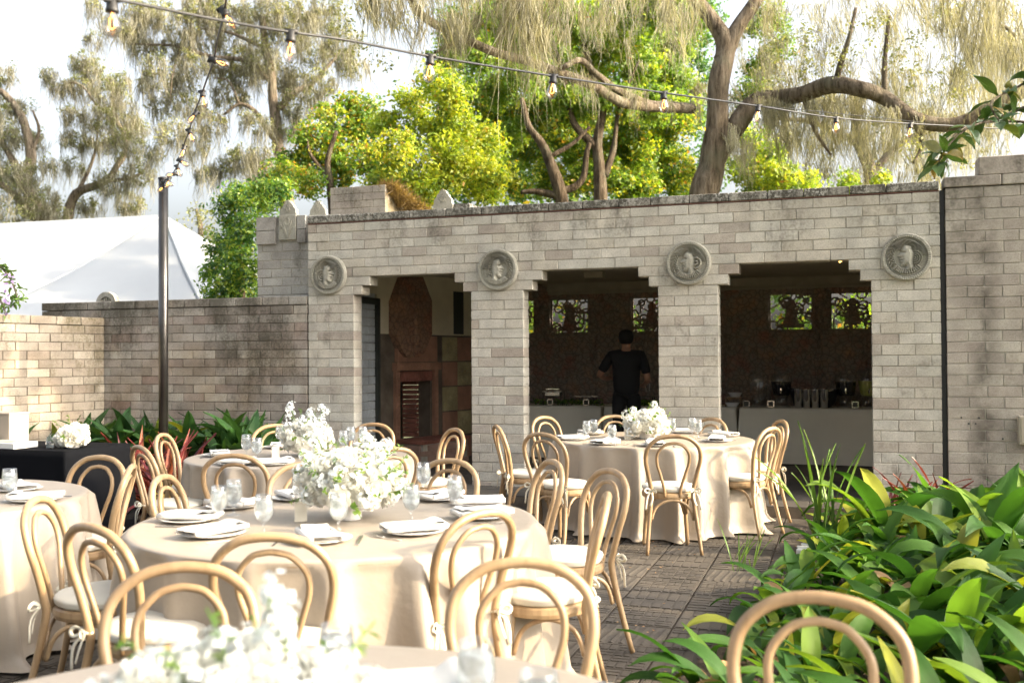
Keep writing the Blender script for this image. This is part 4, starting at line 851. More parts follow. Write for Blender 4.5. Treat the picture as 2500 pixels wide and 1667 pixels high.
b5 = B([(1780, 330, 50), (2020, 250, 60), (2150, 300, 60), (2300, 250, 60), (1900, 180, 60), (2380, 180, 60), (2200, 200, 50), (1800, 250, 60), (1870, 320, 60), (1950, 330, 60), (2050, 320, 70), (2150, 380, 60), (2250, 420, 60), (2100, 430, 50), (2400, 330, 60), (2450, 250, 60), (2330, 470, 40), (2480, 120, 60), (2000, 400, 40), (1700, 200, 30)], 26, 2, 14)
tree('oak_tree', 'pale moss hung oak further back at the right', g0(2150, 26), [(A([(2150, 640), (2130, 450), (2100, 350), (2080, 200)], 26), .25, .1), (A([(2120, 430), (2200, 350), (2300, 300)], 26), .12, .05), (A([(2100, 350), (1990, 300), (1900, 290)], 26), .12, .04)],
     b5, M_oak, M_bark, .08, 16, 24, 42, mossy(b5, rg, 34, .5, 1.6, 18, .16), rs=(.15, .35))
# big unseen trees right of the garden: crowns shaped to throw the dappled shade
def shade_tree(label, blobs, n, seed, size=.17, mt=None):
    rng = np.random.RandomState(seed); c = Vector(blobs[0][0]); base = Vector((c.x+.4, c.y-.3, 0)); t = thing('oak_tree', base, 0, label, 'tree')
    m = MB(); limb(m, [base, base+Vector((.3, .1, c.z*.5)), c-Vector((0, 0, .8))], .32, .12, 10); wput('trunk', m.mesh('trunk', M_bark, True), t)
    m = MB()
    for q, r_ in blobs: limb(m, [base+Vector((.3, .1, c.z*.5)), lerp(base+Vector((0, 0, c.z*.6)), Vector(q), .5)+Vector((0, 0, .4)), Vector(q)], .10, .03)
    wput('branch', m.mesh('branch', M_bark, True), t)
    cl = scatter([(np.array(q), r_) for q, r_ in blobs], n, rng, (.2, .45), .6); V, F, T = leaves(cl, 30, size, 1, rng); wput('crown', fast_mesh('crown', V, F, M_oak, T), t)
def wq(w_, x, z): sa, ca = math.sin(SUN_AZ), math.cos(SUN_AZ); return (x, (w_+ca*x)/sa, z)
shade_tree('oak tree outside the frame to the right whose crown shades the middle tables', [(wq(5.6, 14, 8.3), 1.3), (wq(4.9, 14.5, 8.0), .75), (wq(6.7, 14.3, 8.0), .85), (wq(5.1, 13, 7.2), .6), (wq(6.3, 15, 9.4), 1.0), (wq(5.0, 14, 9.3), .7), (wq(7.0, 13.5, 9.0), .6), (wq(4.85, 14, 9.7), .75), (wq(4.75, 14.2, 8.5), .7), (wq(5.0, 13.8, 10.4), .6), (wq(5.0, 14, 7.5), .55), (wq(7.25, 14, 8.9), .65), (wq(7.4, 14, 8.1), .55), (wq(5.9, 14, 9.6), .8)], 34, 61, .2)
shade_tree('oak tree outside the frame behind the camera on the right', [(wq(.9, 14, 8.2), 1.5), (wq(2.0, 13.5, 8.0), .7), (wq(-.6, 14, 7.6), 1.3), (wq(1.9, 14.5, 9.2), .8), (wq(.4, 13, 9.6), 1.1), (wq(1.2, 13, 6.6), .9), (wq(1.6, 14, 8.6), .9), (wq(2.2, 14, 9.4), .6), (wq(.8, 14, 9.2), .9)], 36, 62, .2)
shade_tree('oak tree outside the frame beyond the right wall, shading the wall corner', [(wq(11.3, 14, 10.6), 1.25), (wq(12.6, 14, 10.2), 1.2), (wq(10.7, 14.5, 11.6), .7), (wq(10.6, 13.5, 9.7), .55), (wq(10.5, 14, 11.5), .75), (wq(10.1, 14, 10.5), .7), (wq(10.9, 14, 12.3), .7), (wq(11.4, 14, 11.6), .9)], 36, 63, .2)

# unseen live oak added behind the camera: its high crown cuts skylight on the tables
cb_ = []
rc = random.Random(77)
for i in range(7):
    for j in range(6):
        cb_.append(((-8.5+i*2.7+rc.uniform(-.5, .5), -6.5+j*2.9+rc.uniform(-.5, .5), 9.3+rc.uniform(-.7, .9)), 1.55))
shade_tree('great unseen live oak added behind the camera, its crown dimming skylight on the tables', [((-1, -5, 8.8), 1.6)]+cb_, 4.2, 64, .26)
# ------------------------------------------------------------------ bentwood chairs
def chair_proto():
    t = thing('bentwood_chair', (0, 0, 0))
    m = MB(); half = [(-.205, -.275, 0), (-.185, -.225, .2), (-.160, -.185, .42), (-.163, -.190, .50), (-.190, -.208, .62), (-.208, -.232, .72), (-.190, -.258, .81), (-.125, -.275, .870), (-.045, -.283, .892)]
    path = half + [(-x, y, z) for x, y, z in half[::-1]]; c = cr(path, 5); k = len(c)
    m.tube(c, [.0125 if p.z < .03 else lerp(.013, .0168, min(1, p.z/.4)) for p in c], 10); inst('back_hoop', m.mesh('back_hoop', M_wood, True), t)
    m = MB(); h = [(-.055, -.188, .425), (-.066, -.198, .50), (-.095, -.214, .60), (-.122, -.230, .69), (-.117, -.246, .765), (-.07, -.262, .822), (-.02, -.268, .838)]
    m.tube(cr(h + [(-x, y, z) for x, y, z in h[::-1]], 5), .0118, 9); inst('inner_hoop', m.mesh('inner_hoop', M_wood, True), t)
    m = MB(); m.lathe([(.19, .405), (.203, .409), (.208, .425), (.206, .447), (.196, .454), (.02, .454)], 36, sy=.97); inst('seat_frame', m.mesh('seat_frame', M_wood, False), t)
    m = MB(); m.lathe([(.17, .455), (.197, .458), (.205, .468), (.207, .480), (.209, .485), (.206, .491), (.196, .499), (.15, .508), (.07, .511), (.01, .511)], 36, sy=.96)
    m.v = [(x*(1-.06*(y < -.12)), y, z+(.004*noise.noise(Vector((x*14, y*14, z*30))) if z > .47 else 0)) for x, y, z in m.v]
    cu = inst('cushion', m.mesh('cushion', M_cush, True), t)
    for sx_ in (-1, 1):
        m = MB(); o = Vector((sx_*.165, -.20, .475))
        def rib(pts, w=.008): m.tube(cr([o+Vector(p) for p in pts], 4), w, 6, flat=.25, up=(0, 1, 0))
        rib([(0, 0, 0), (sx_*.03, -.02, .02), (sx_*.05, -.03, .005), (sx_*.03, -.03, -.012), (0, 0, 0)]); rib([(0, 0, 0), (-sx_*.02, -.03, .015), (-sx_*.035, -.04, -.005), (0, 0, 0)])
        rib([(0, 0, 0), (sx_*.03, -.03, -.05), (sx_*.045, -.03, -.14)]); rib([(0, 0, 0), (-sx_*.01, -.03, -.05), (sx_*.01, -.035, -.11)]); m.tube([o+Vector((-sx_*.02, .02, -.004)), o+Vector((0, -.012, 0))], .008, 6)
        inst('tie_bow', m.mesh('tie_bow', M_tie, True), cu)
        m = MB(); m.tube(cr([(sx_*.145, .125, .42), (sx_*.152, .14, .28), (sx_*.172, .168, .02), (sx_*.173, .17, 0)], 4), [.019]*5+[.0165]*4+[.0125]*4, 9); inst('leg', m.mesh('leg', M_wood, True), t)
    def arch(a, b, zt=.40, zb=.25):
        a, b = Vector(a), Vector(b); return cr([Vector((*lerp(a, b, s).xy, z)) for s, z in ((0.02, zb), (.10, zb+.08), (.25, zt-.022), (.5, zt), (.75, zt-.022), (.90, zb+.08), (.98, zb))], 4)
    for a, b in (((-.148, .135, 0), (.148, .135, 0)), ((-.168, -.19, 0), (.168, -.19, 0)), ((-.162, .125, 0), (-.172, -.185, 0)), ((.162, .125, 0), (.172, -.185, 0))):
        m = MB(); m.tube(arch(a, b), .0105, 8); inst('brace', m.mesh('brace', M_wood, True), t)
    return t
CP = chair_proto(); cused = [False]
def chair(bx, by, tx, ty, label, group, turn=0):
    """bx,by: top of the back; the chair faces (tx,ty)"""
    d = Vector((tx-bx, ty-by, 0)).normalized(); d.rotate(Matrix.Rotation(math.radians(turn), 3, 'Z')); p = Vector((bx, by, 0)) + d*.28
    o = CP if not cused[0] else copy_tree(CP); cused[0] = True
    o.location = p; o.rotation_euler = (0, 0, math.atan2(d.y, d.x)-PI/2); prop(o, label, 'chair', group)
T0 = (-3.28, 5.37); T1 = (-.81, 4.6); T2 = (-1.62, 7.65); T3 = (1.27, 9.0); T4 = (-.485, 1.7)
def CB(x, y): # back top seen at pixel (x,y)
    p = atz(x, y, .89); return p.x, p.y
CH = [(659, 1313, T1, 'bentwood chair with its back to the camera at the front of the centre table', 'chairs at the centre table', 0),
 (1178, 1255, T1, 'sunlit bentwood chair turned three quarters left at the right front of the centre table', 'chairs at the centre table', 4),
 (1482, 1212, T1, 'sunlit bentwood chair seen almost edge on, facing left with long hanging ties', 'chairs at the centre table', 8),
 (222, 1290, T1, 'sunlit bentwood chair at the left front of the centre table, cushion ties trailing', 'chairs at the centre table', 0),
 (90, 1222, T1, 'leftmost bentwood chair with bow tie and a bright stripe of sun on its back', 'chairs at the centre table', -8),
 (396, 1167, T1, 'bentwood chair facing the centre table at its far left side', 'chairs at the centre table', 25),
 (1100, 1127, T1, 'bentwood chair behind the right hand glasses of the centre table', 'chairs at the centre table', -10),
 (1491, 1152, T1, 'shaded bentwood chair just behind the edge on chair right of the centre table', 'chairs at the centre table', 0),
 (1350, 1129, T1, 'shaded bentwood chair between the centre table and the right table', 'chairs at the centre table', -28),
 (745, 1135, T1, 'bentwood chair mostly hidden by the large flower arrangement of the centre table', 'chairs at the centre table', 0),
 (1274, 1377, T4, 'large near bentwood hoop right of centre, facing the camera over the nearest table', 'chairs at the nearest table', 20),
 (447, 1388, T4, 'large near bentwood hoop left of centre behind the blurred white flowers', 'chairs at the nearest table', -14),
 (2002, 1464, T4, 'closest bentwood chair hoop in front of the green leaves at lower right', 'chairs at the nearest table', 38),
 (245, 1118, T0, 'bentwood chair standing against the black tablecloth, facing the camera', 'chairs at the left edge table', 25),
 (322, 1140, T0, 'bentwood chair beside the black table facing left with its seat toward the left edge table', 'chairs at the left edge table', 0),
 (396, 1063, T2, 'bentwood chair in front of the burgundy plants, next to the dark pole', 'chairs at the back left table', 12),
 (340, 1093, T2, 'bentwood chair half hidden between the black table and the burgundy plants', 'chairs at the back left table', 0),
 (569, 1114, T2, 'bentwood chair with its back to the camera in front of the back left table', 'chairs at the back left table', 0),
 (960, 1098, T2, 'bentwood chair at the right front of the back left table, beside the flowers', 'chairs at the back left table', 0),
 (912, 1037, T2, 'bentwood chair behind the back left table, before the left end of the pavilion', 'chairs at the back left table', 0),
 (672, 1040, T2, 'bentwood chair behind the back left table, left of its flowers', 'chairs at the back left table', 0),
 (1112, 1050, T2, 'bentwood chair seen edge on in front of the fireplace opening', 'chairs at the back left table', 0),
 (1212, 1042, T3, 'bentwood chair seen from the side in front of the second pillar', 'chairs at the right table', 0),
 (1327, 1020, T3, 'bentwood chair at the back left of the right table', 'chairs at the right table', 0),
 (1322, 1061, T3, 'bentwood chair at the front left of the right table, ties hanging', 'chairs at the right table', 0),
 (1499, 1017, T3, 'bentwood chair behind the right table in front of the person', 'chairs at the right table', 0),
 (1738, 1024, T3, 'bentwood chair at the back right of the right table by the third pillar', 'chairs at the right table', 0),
 (1645, 1066, T3, 'bentwood chair with its back to the camera in the middle of the right table front', 'chairs at the right table', 2),
 (1908, 1029, T3, 'farther of the two sunlit bentwood chairs at the right side of the right table', 'chairs at the right table', 0),
 (1884, 1047, T3, 'nearer of the two sunlit bentwood chairs at the right side of the right table', 'chairs at the right table', 0)]
for x, y, T, l, gr, tr in CH:
    bx, by = CB(x, y); chair(bx, by, T[0], T[1], l, gr, tr)
# ------------------------------------------------------------------ round tables and cloths
def drape(R, H, seed, nth=260, nz=26):
    r = random.Random(seed); ph = []; a = 0
    while a < 2*PI-.12: ph.append(a); a += r.uniform(.17, .40)
    ph = [(p, r.uniform(.4, 1.25), r.uniform(.05, .10)) for p in ph]; V = []; F = []
    for i in range(nth):
        th = 2*PI*i/nth; f = 0
        for p, am, wd in ph:
            d = (th-p+PI) % (2*PI)-PI; f += am*math.exp(-(d/wd)**2)
        f -= .4; ed = .02*math.sin(5*th+seed)+.012*math.sin(11*th)
        for k in range(nz+1):
            t = k/nz
            if t < .12:
                q = t/.12; rr = lerp(R-.03, R+.004, math.sin(q*PI/2)); z = H-.012*(1-math.cos(q*PI/2)); rr += .004*f*q
            else:
                q = (t-.12)/.88; rr = R+.004 + .045*q + (.040+.125*q**.75)*f; z = (H-.012)*(1-q) + .012*q + ed*q*.3
                if q > .94: rr += (q-.94)*.7*(1+f)
                z = max(z, .006+.004*(1+math.sin(9*th)))
            V.append((rr*math.cos(th+.02*math.sin(3*t+seed)), rr*math.sin(th+.02*math.sin(3*t+seed)), z))
    for i in range(nth):
        for k in range(nz):
            a, b = i*(nz+1)+k, ((i+1) % nth)*(nz+1)+k; F.append((a, a+1, b+1, b))
    b0 = len(V); rings = 6
    for q in range(rings):
        rr = (R-.03)*(1-q/rings)
        for i in range(nth): th = 2*PI*i/nth; V.append((rr*math.cos(th), rr*math.sin(th), H+.0015*noise.noise(Vector((rr*4*math.cos(th), rr*4*math.sin(th), seed)))))
    for i in range(nth): F.append((i*(nz+1), ((i+1) % nth)*(nz+1), b0+(i+1) % nth, b0+i)) if False else None
    F = [f for f in F if f]
    for q in range(rings-1):
        for i in range(nth): j = (i+1) % nth; F.append((b0+q*nth+i, b0+q*nth+j, b0+(q+1)*nth+j, b0+(q+1)*nth+i))
    for i in range(nth): V[b0+i] = V[i*(nz+1)]
    me = bpy.data.meshes.new('tablecloth'); bmf = F + [tuple(b0+(rings-1)*nth+i for i in range(nth))]
    me.from_pydata(V, [], bmf); me.materials.append(M_cloth); me.polygons.foreach_set('use_smooth', [True]*len(me.polygons)); me.update(); return me
leg_me = MB().tube([(0, 0, 0), (0, 0, .72)], .015, 8).mesh('leg', M_steel)
def table(T, R, lab, clab, seed):
    t = thing('round_table', (*T, 0), 0, lab, 'table', 'round dining tables')
    m = MB(); m.lathe([(R-.012, .722), (R-.004, .726), (R-.004, .738), (R-.012, .742)], 48); inst('tabletop', m.mesh('tabletop', M_wood), t)
    for k in range(4): inst('leg', leg_me, t, (.5*math.cos(k*PI/2+.8), .5*math.sin(k*PI/2+.8), 0))
    prop(inst('tablecloth', drape(R, .752, seed), None, (*T, 0)), clab, 'tablecloth', 'champagne tablecloths')
RAD = {0: .914, 1: .915, 2: .86, 3: .89, 4: .93}
table(T0, RAD[0], 'round table cut by the left edge of the photo', 'champagne cloth on the round table at the left edge', 3)
table(T1, RAD[1], 'round table in the centre with the biggest flower arrangement', 'sunlit champagne cloth on the centre round table', 4)
table(T2, RAD[2], 'round table at back left in front of the pavilion', 'shaded champagne cloth on the back left round table', 5)
table(T3, RAD[3], 'round table at right in front of the second and third pillars', 'champagne cloth on the right round table, its right side glowing in the sun', 6)
table(T4, RAD[4], 'nearest round table filling the bottom edge of the photo', 'blurred champagne cloth of the nearest table along the bottom edge', 7)
# ------------------------------------------------------------------ place settings
HT = .7535
plm = MB().lathe([(.02, .002), (.085, .001), (.09, .004), (.132, .014), (.134, .016), (.13, .0165), (.088, .008), (.02, .0065)], 32).mesh('plate', M_white, True)
def napkin_mesh(seed):
    r = random.Random(seed); V = []; F = []; nx, ny = 14, 10; m = MB()
    for L in range(3):
        b = len(V); ox = r.uniform(-.008, .008)
        for i in range(nx+1):
            for j in range(ny+1):
                x = (i/nx-.5)*.235+ox; y = (j/ny-.5)*(.115-.008*L)+.006*math.sin(x*22+L); z = .012+L*.007+.0035*noise.noise(Vector((x*16, y*16, L+seed)))+(.012*math.exp(-((x-.09)/.03)**2) if L == 2 else 0); V.append((x, y, z))
        F += [(b+i*(ny+1)+j, b+(i+1)*(ny+1)+j, b+(i+1)*(ny+1)+j+1, b+i*(ny+1)+j+1) for i in range(nx) for j in range(ny)]
    m.add(V, F)
    for (y) in (-.055, .055): m.tube([((i/6-.5)*.235, y+.004*math.sin(i), .020) for i in range(7)], .008, 6, flat=1.2)
    m.tube([(.117, -.05, .02), (.12, 0, .022), (.117, .05, .02)], .009, 6)
    return m.mesh('napkin', M_nap, True)
NK = [napkin_mesh(k) for k in range(3)]
fm = MB(); fm.box((0, -.05, .003), (.009, .11, .002)); fm.box((0, .02, .004), (.018, .035, .002))
for k in range(4): fm.box((-.0075+k*.005, .058, .005), (.0024, .045, .0016))
fork_me = fm.mesh('fork', M_steel)
km = MB(); km.box((0, -.06, .003), (.011, .09, .005), bev=.002); km.add([(-.006, -.015, .002), (.007, -.015, .002), (.009, .09, .002), (0, .115, .002), (-.006, .1, .002), (-.006, -.015, .004), (.007, -.015, .004), (.009, .09, .004), (0, .115, .004), (-.006, .1, .004)], [(0, 1, 2, 3, 4), (9, 8, 7, 6, 5), (0, 5, 6, 1), (1, 6, 7, 2), (2, 7, 8, 3), (3, 8, 9, 4), (4, 9, 5, 0)])
knife_me = km.mesh('knife', M_steel)
gl = MB().lathe([(.034, 0), (.035, .0015), (.02, .005), (.006, .009), (.0045, .03), (.006, .042), (.012, .050), (.030, .066), (.039, .088), (.0405, .108), (.038, .135), (.0345, .168), (.034, .169), (.0375, .135), (.0395, .108), (.038, .089), (.029, .068), (.010, .054), (.001, .053)], 26, cap=False).mesh('bowl', M_glass, True)
gw = MB().lathe([(.002, .055), (.010, .056), (.0275, .069), (.037, .0895), (.0385, .108), (.0365, .135), (.0358, .143), (.02, .146), (.002, .144)], 24, cap=False)
gw.v = [(x, y, z+(.004*noise.noise(Vector((x*60, y*60, 1))) if z > .14 else 0)) for x, y, z in gw.v]; gwm = gw.mesh('ice_water', M_ice, True)
TN = {0: 'left edge table', 1: 'centre table', 2: 'back left table', 3: 'right table', 4: 'nearest table'}; TT = [T0, T1, T2, T3, T4]
def setting(ti, x, y, cut=True, lab='', nap=True):
    p = atz(x*K, y*K, HT); T = TT[ti]; d = Vector((T[0]-p.x, T[1]-p.y, 0)); R = d.length
    if R > RAD[ti]-.15: p = Vector((T[0], T[1], HT)) - d/R*(RAD[ti]-.15)
    a = math.atan2(d.y, d.x)-PI/2; p.z = HT
    prop(inst('plate', plm, None, p, (0, 0, a)), 'white plate '+lab, 'plate', 'plates on the '+TN[ti])
    if nap: prop(inst('napkin', random.choice(NK), None, p+Vector((0, 0, .004)), (0, 0, a+random.uniform(-.5, .5)+PI/2*random.randint(0, 1)), (1.12, 1.15, 1.3)), 'folded white napkin lying '+lab, 'napkin', 'napkins on the '+TN[ti])
    if cut:
        Q = Matrix.Rotation(a, 3, 'Z')
        prop(inst('fork', fork_me, None, p+Q @ Vector((-.165, 0, 0)), (0, 0, a+random.uniform(-.1, .1))), 'steel fork beside the plate '+lab, 'fork', 'forks on the '+TN[ti])
        prop(inst('knife', knife_me, None, p+Q @ Vector((.165, 0, 0)), (0, 0, a+random.uniform(-.1, .1))), 'steel knife beside the plate '+lab, 'knife', 'knives on the '+TN[ti])
def goblet(ti, x, y, lab, pt=None):
    p = pt if pt is not None else atz(x*K, y*K, HT); t = thing('water_goblet', p, random.uniform(0, 6), 'stemmed goblet of iced water '+lab, 'glass', 'water goblets on the '+TN[ti]); inst('bowl', gl, t); inst('ice_water', gwm, t)
for x, y, l in ((437, 1196, 'at the far left rim of the centre table'), (490, 1229, 'at the left front of the centre table'), (733, 1242, 'at the front of the centre table below the middle goblet'), (950, 1223, 'at the right front of the centre table'), (1108, 1188, 'at the right rim of the centre table in the sun'), (1143, 1155, 'at the right rim of the centre table in shade'), (1072, 1134, 'at the back right of the centre table'), (903, 1133, 'at the back of the centre table right of the flowers'), (535, 1165, 'at the back left of the centre table'), (680, 1146, 'at the back of the centre table left of the flowers')): setting(1, x, y, True, l)
for x, y, l in ((606, 1227, 'left of the flowers, nearest the front of the centre table'), (778, 1223, 'directly in front of the centre table flowers'), (945, 1198, 'right of the centre table flowers'), (973, 1133, 'behind the right goblet of the centre table'), (1045, 1172, 'rightmost on the centre table'), (503, 1201, 'leftmost on the centre table'), (537, 1183, 'second from left on the centre table, set further back'), (688, 1160, 'touching the left side of the centre table flowers')): goblet(1, x, y, l)
for x, y, l in ((505, 1047, 'at the far left of the back left table'), (532, 1068, 'at the left rim of the back left table'), (628, 1067, 'at the front of the back left table'), (886, 1026, 'at the right of the back left table'), (640, 1028, 'at the back of the back left table'), (860, 1050, 'at the right front of the back left table')): setting(2, x, y, True, l)
for x, y, l in ((566, 1049, 'leftmost on the back left table'), (590, 1059, 'second from left on the back left table'), (643, 1023, 'left of the back left flowers'), (683, 1049, 'in front of the back left flowers'), (789, 1038, 'just right of the back left flowers'), (806, 1027, 'behind its neighbour right of the back left flowers'), (834, 1025, 'rightmost on the back left table')): goblet(2, x, y, l)
for x, y, l in ((1358, 1024, 'at the left front of the right table'), (1300, 1010, 'at the left rim of the right table'), (1350, 997, 'at the back left of the right table'), (1504, 1025, 'at the front of the right table behind the chair hoop'), (1646, 1014, 'at the right front of the right table'), (1662, 1002, 'at the right rim of the right table'), (1571, 994, 'at the back right of the right table')): setting(3, x, y, True, l)
for x, y, l in ((1348, 1010, 'leftmost on the right table'), (1364, 1006, 'second from left on the right table'), (1406, 1022, 'in front of the right table flowers on the left'), (1544, 1003, 'just right of the right table flowers'), (1590, 1001, 'second from right on the right table'), (1604, 1007, 'rightmost on the right table')): goblet(3, x, y, l)
for x, y, l in ((40, 1126, 'behind the goblet on the left edge table'), (92, 1150, 'at the right rim of the left edge table')): setting(0, x, y, True, l)
goblet(0, 22, 1149, 'on the left edge table')
goblet(4, 0, 0, 'blurred at the bottom centre right of the nearest table', Vector((-.078, 2.04, HT))); goblet(4, 0, 0, 'blurred behind the right side of the nearest flowers', Vector((-.385, 2.17, HT))); goblet(4, 0, 0, 'cut by the bottom edge of the photo', Vector((.045, 1.84, HT)))
for (px, py, ang, l) in ((-.20, 2.10, .3, 'left of the blurred goblet on the nearest table'), (.20, 1.95, -.8, 'at the lower right rim of the nearest table')):
    prop(inst('plate', plm, None, (px, py, HT), (0, 0, ang)), 'blurred white plate '+l, 'plate', 'plates on the nearest table'); prop(inst('napkin', NK[0], None, (px, py, HT+.004), (0, 0, ang), (1, 1.5, 2.2)), 'blurred puffed white napkin '+l, 'napkin', 'napkins on the nearest table')
# ------------------------------------------------------------------ flowers
def petal(m, c, ax, up, w, l, cup, n=4):
    side = ax.cross(up).normalized(); vs = []
    for i in range(n+1):
        t = i/n; ww = w*math.sin(PI*(.12+.78*t))**.7
        for j in range(n+1):
            s_ = (j/n-.5)*2; vs.append(c + up*(l*t) + side*(ww*s_) + ax*(cup*(math.sin(PI*t*.9)*.6 - .5*(s_**2)*(.4+t*.3)) + (.25*l*t*t)))
    m.add(vs, [(i*(n+1)+j, (i+1)*(n+1)+j, (i+1)*(n+1)+j+1, i*(n+1)+j+1) for i in range(n) for j in range(n)])
def rose_mesh(seed, R=.036, layers=5):
    r = random.Random(seed); m = MB()
    for L in range(layers):
        t = L/(layers-1); n = 3+L; tilt = lerp(.05, 1.05, t)
        for k in range(n):
            a = 2*PI*k/n+L*.8+r.uniform(-.15, .15); out = Vector((math.cos(a), math.sin(a), 0)); up = (Vector((0, 0, 1))*math.cos(tilt)+out*math.sin(tilt)).normalized(); ax = (out*math.cos(tilt)-Vector((0, 0, 1))*math.sin(tilt)).normalized()
            petal(m, out*R*lerp(.06, .3, t)+Vector((0, 0, -R*.35*t)), ax, up, R*lerp(.36, .62, t), R*lerp(.95, 1.0, t), R*.35, 3)
    return m.mesh('rose', M_petal, True)
RO = [rose_mesh(k) for k in range(4)]
def spray_mesh(seed, n=26, R=.05, ps=.011):
    r = random.Random(seed); m = MB()
    for k in range(n):
        a, b = r.uniform(0, 2*PI), r.uniform(0, 1); d = Vector((math.cos(a)*math.sqrt(1-b*b), math.sin(a)*math.sqrt(1-b*b), b)); c = d*R*r.uniform(.7, 1.1); u = d.orthogonal().normalized(); v = d.cross(u)
        for q in range(5):
            an = q*2*PI/5; o = u*math.cos(an)+v*math.sin(an); s_ = d.cross(o); m.add([c, c+o*ps*.6+s_*ps*.5+d*.002, c+o*ps*1.2+d*.003, c+o*ps*.6-s_*ps*.5+d*.002], [(0, 1, 2, 3)])
    return m.mesh('blossom_cluster', M_petal2)
SP = [spray_mesh(k) for k in range(3)]
def sprig_mesh(seed, n=11, L=.13, ls=.03):
    r = random.Random(seed); m = MB(); pts = [Vector((0, 0, 0)), Vector((.02, 0, L*.5)), Vector((.05, r.uniform(-.02, .02), L))]; m.tube(pts, .0018, 4)
    c = cr(pts, 8)
    for k in range(n):
        p = c[int((k+1)/(n+1)*(len(c)-1))]; a = r.uniform(0, 6.3); d = Vector((math.cos(a), math.sin(a), .5)).normalized(); s_ = d.cross(Vector((0, 0, 1))).normalized(); z = ls*r.uniform(.7, 1.2); m.t = r.random()
        m.add([p, p+d*z*.4+s_*z*.28+Vector((0, 0, .003)), p+d*z-Vector((0, 0, .006)), p+d*z*.4-s_*z*.28+Vector((0, 0, .003))], [(0, 1, 2, 3)])
    return m.mesh('leaf_sprig', M_gyp)
SG = [sprig_mesh(k) for k in range(4)]
def arrangement(loc, wd, ht, nr, ns, ng, lab, seed, tall=(), cat='flowers'):
    r = random.Random(seed); t = thing('flower_arrangement', loc, 0, lab, cat)
    m = MB(); m.lathe([(.05, 0), (.055, .01), (.052, .08), (.06, .10)], 14); inst('vase', m.mesh('vase', M_white), t)
    m = MB()
    for k in range(14): a = r.uniform(0, 6.28); m.tube([(0, 0, .06), (wd*.3*math.cos(a), wd*.3*math.sin(a), ht*.6)], .003, 4)
    inst('stems', m.mesh('stems', M_stem), t)
    def put(me, nm, k, n, rad, sc, ol=0):
        b = (k+.5)/n; phi = k*2.399963+seed; zz_ = lerp(-.55, 1, b); q = math.sqrt(max(0, 1-zz_*zz_)); d = Vector((math.cos(phi)*q, math.sin(phi)*q, zz_)); d += Vector([r.uniform(-.12, .12) for _ in range(3)])
        p = Vector((d.x*wd*.5*rad, d.y*wd*.5*rad, ht*.52+d.z*ht*.46*rad)); p.z = max(p.z, .035); e = (d+Vector((0, 0, .25))).to_track_quat('Z', 'Y').to_euler(); o = inst(nm, me, t, p, e, (sc,)*3); return o
    for k in range(nr): put(RO[k % 4], 'rose', k, nr, r.uniform(.82, 1.0), r.uniform(.95, 1.4))
    for k in range(ns): put(SP[k % 3], 'blossom_cluster', k+.37, ns, r.uniform(.8, 1.0), r.uniform(.7, 1.1))
    for k in range(ng): put(SG[k % 4], 'leaf_sprig', k+.6, ng, r.uniform(.68, .9), r.uniform(.6, 1.15))
    for (x, y, z) in tall:
        m = MB(); m.tube([(x*.4, y*.4, ht*.5), (x, y, z)], .003, 5); inst('stem', m.mesh('stem', M_stem), t)
        for k in range(4): inst('blossom_cluster', SP[k % 3], t, (x+r.uniform(-.02, .02), y+r.uniform(-.02, .02), z-k*.03), (r.uniform(-.7, .7), r.uniform(-.7, .7), 0), (.75,)*3)
    return t
arrangement((-.755, 4.62, HT), .42, .30, 66, 34, 34, 'largest white rose arrangement with green sprigs on the centre table', 1, ((-.16, .05, .38), (.10, -.02, .37), (.15, .05, .33), (-.20, 0, .28)))
arrangement((-1.56, 7.55, HT), .36, .27, 40, 22, 14, 'white arrangement with tall blossoms on the back left table', 2, ((-.12, 0, .38), (.12, .02, .36), (.02, 0, .33)))
arrangement((1.20, 9.0, HT), .40, .25, 44, 24, 14, 'white rose arrangement on the right table in front of the person', 3, ((.08, 0, .30), (-.12, 0, .25)))
arrangement((-.48, 1.72, HT), .45, .23, 70, 34, 18, 'out of focus white flowers in the foreground at bottom left', 4, ((.05, .05, .33), (.07, .02, .27), (-.12, .05, .22), (-.22, .0, .16)))
cbl = fp(sx(1463, -1.6, 1060), 0, 0)
# small menu cards beside the arrangements
mc = MB().box((0, 0, .045), (.055, .012, .09)).mesh('table_card', M_sage)
for x, y, l in ((928, 1015, ''),): pass
for px, py, l in ((1.03, 8.92, 'beside the flowers of the right table'), (-1.76, 7.4, 'beside the flowers of the back left table'), (-.97, 4.56, 'beside the flowers of the centre table')):
    prop(inst('table_card', mc, None, (px, py, HT), (0, 0, .3)), 'small plain table card standing '+l, 'card', 'table cards')
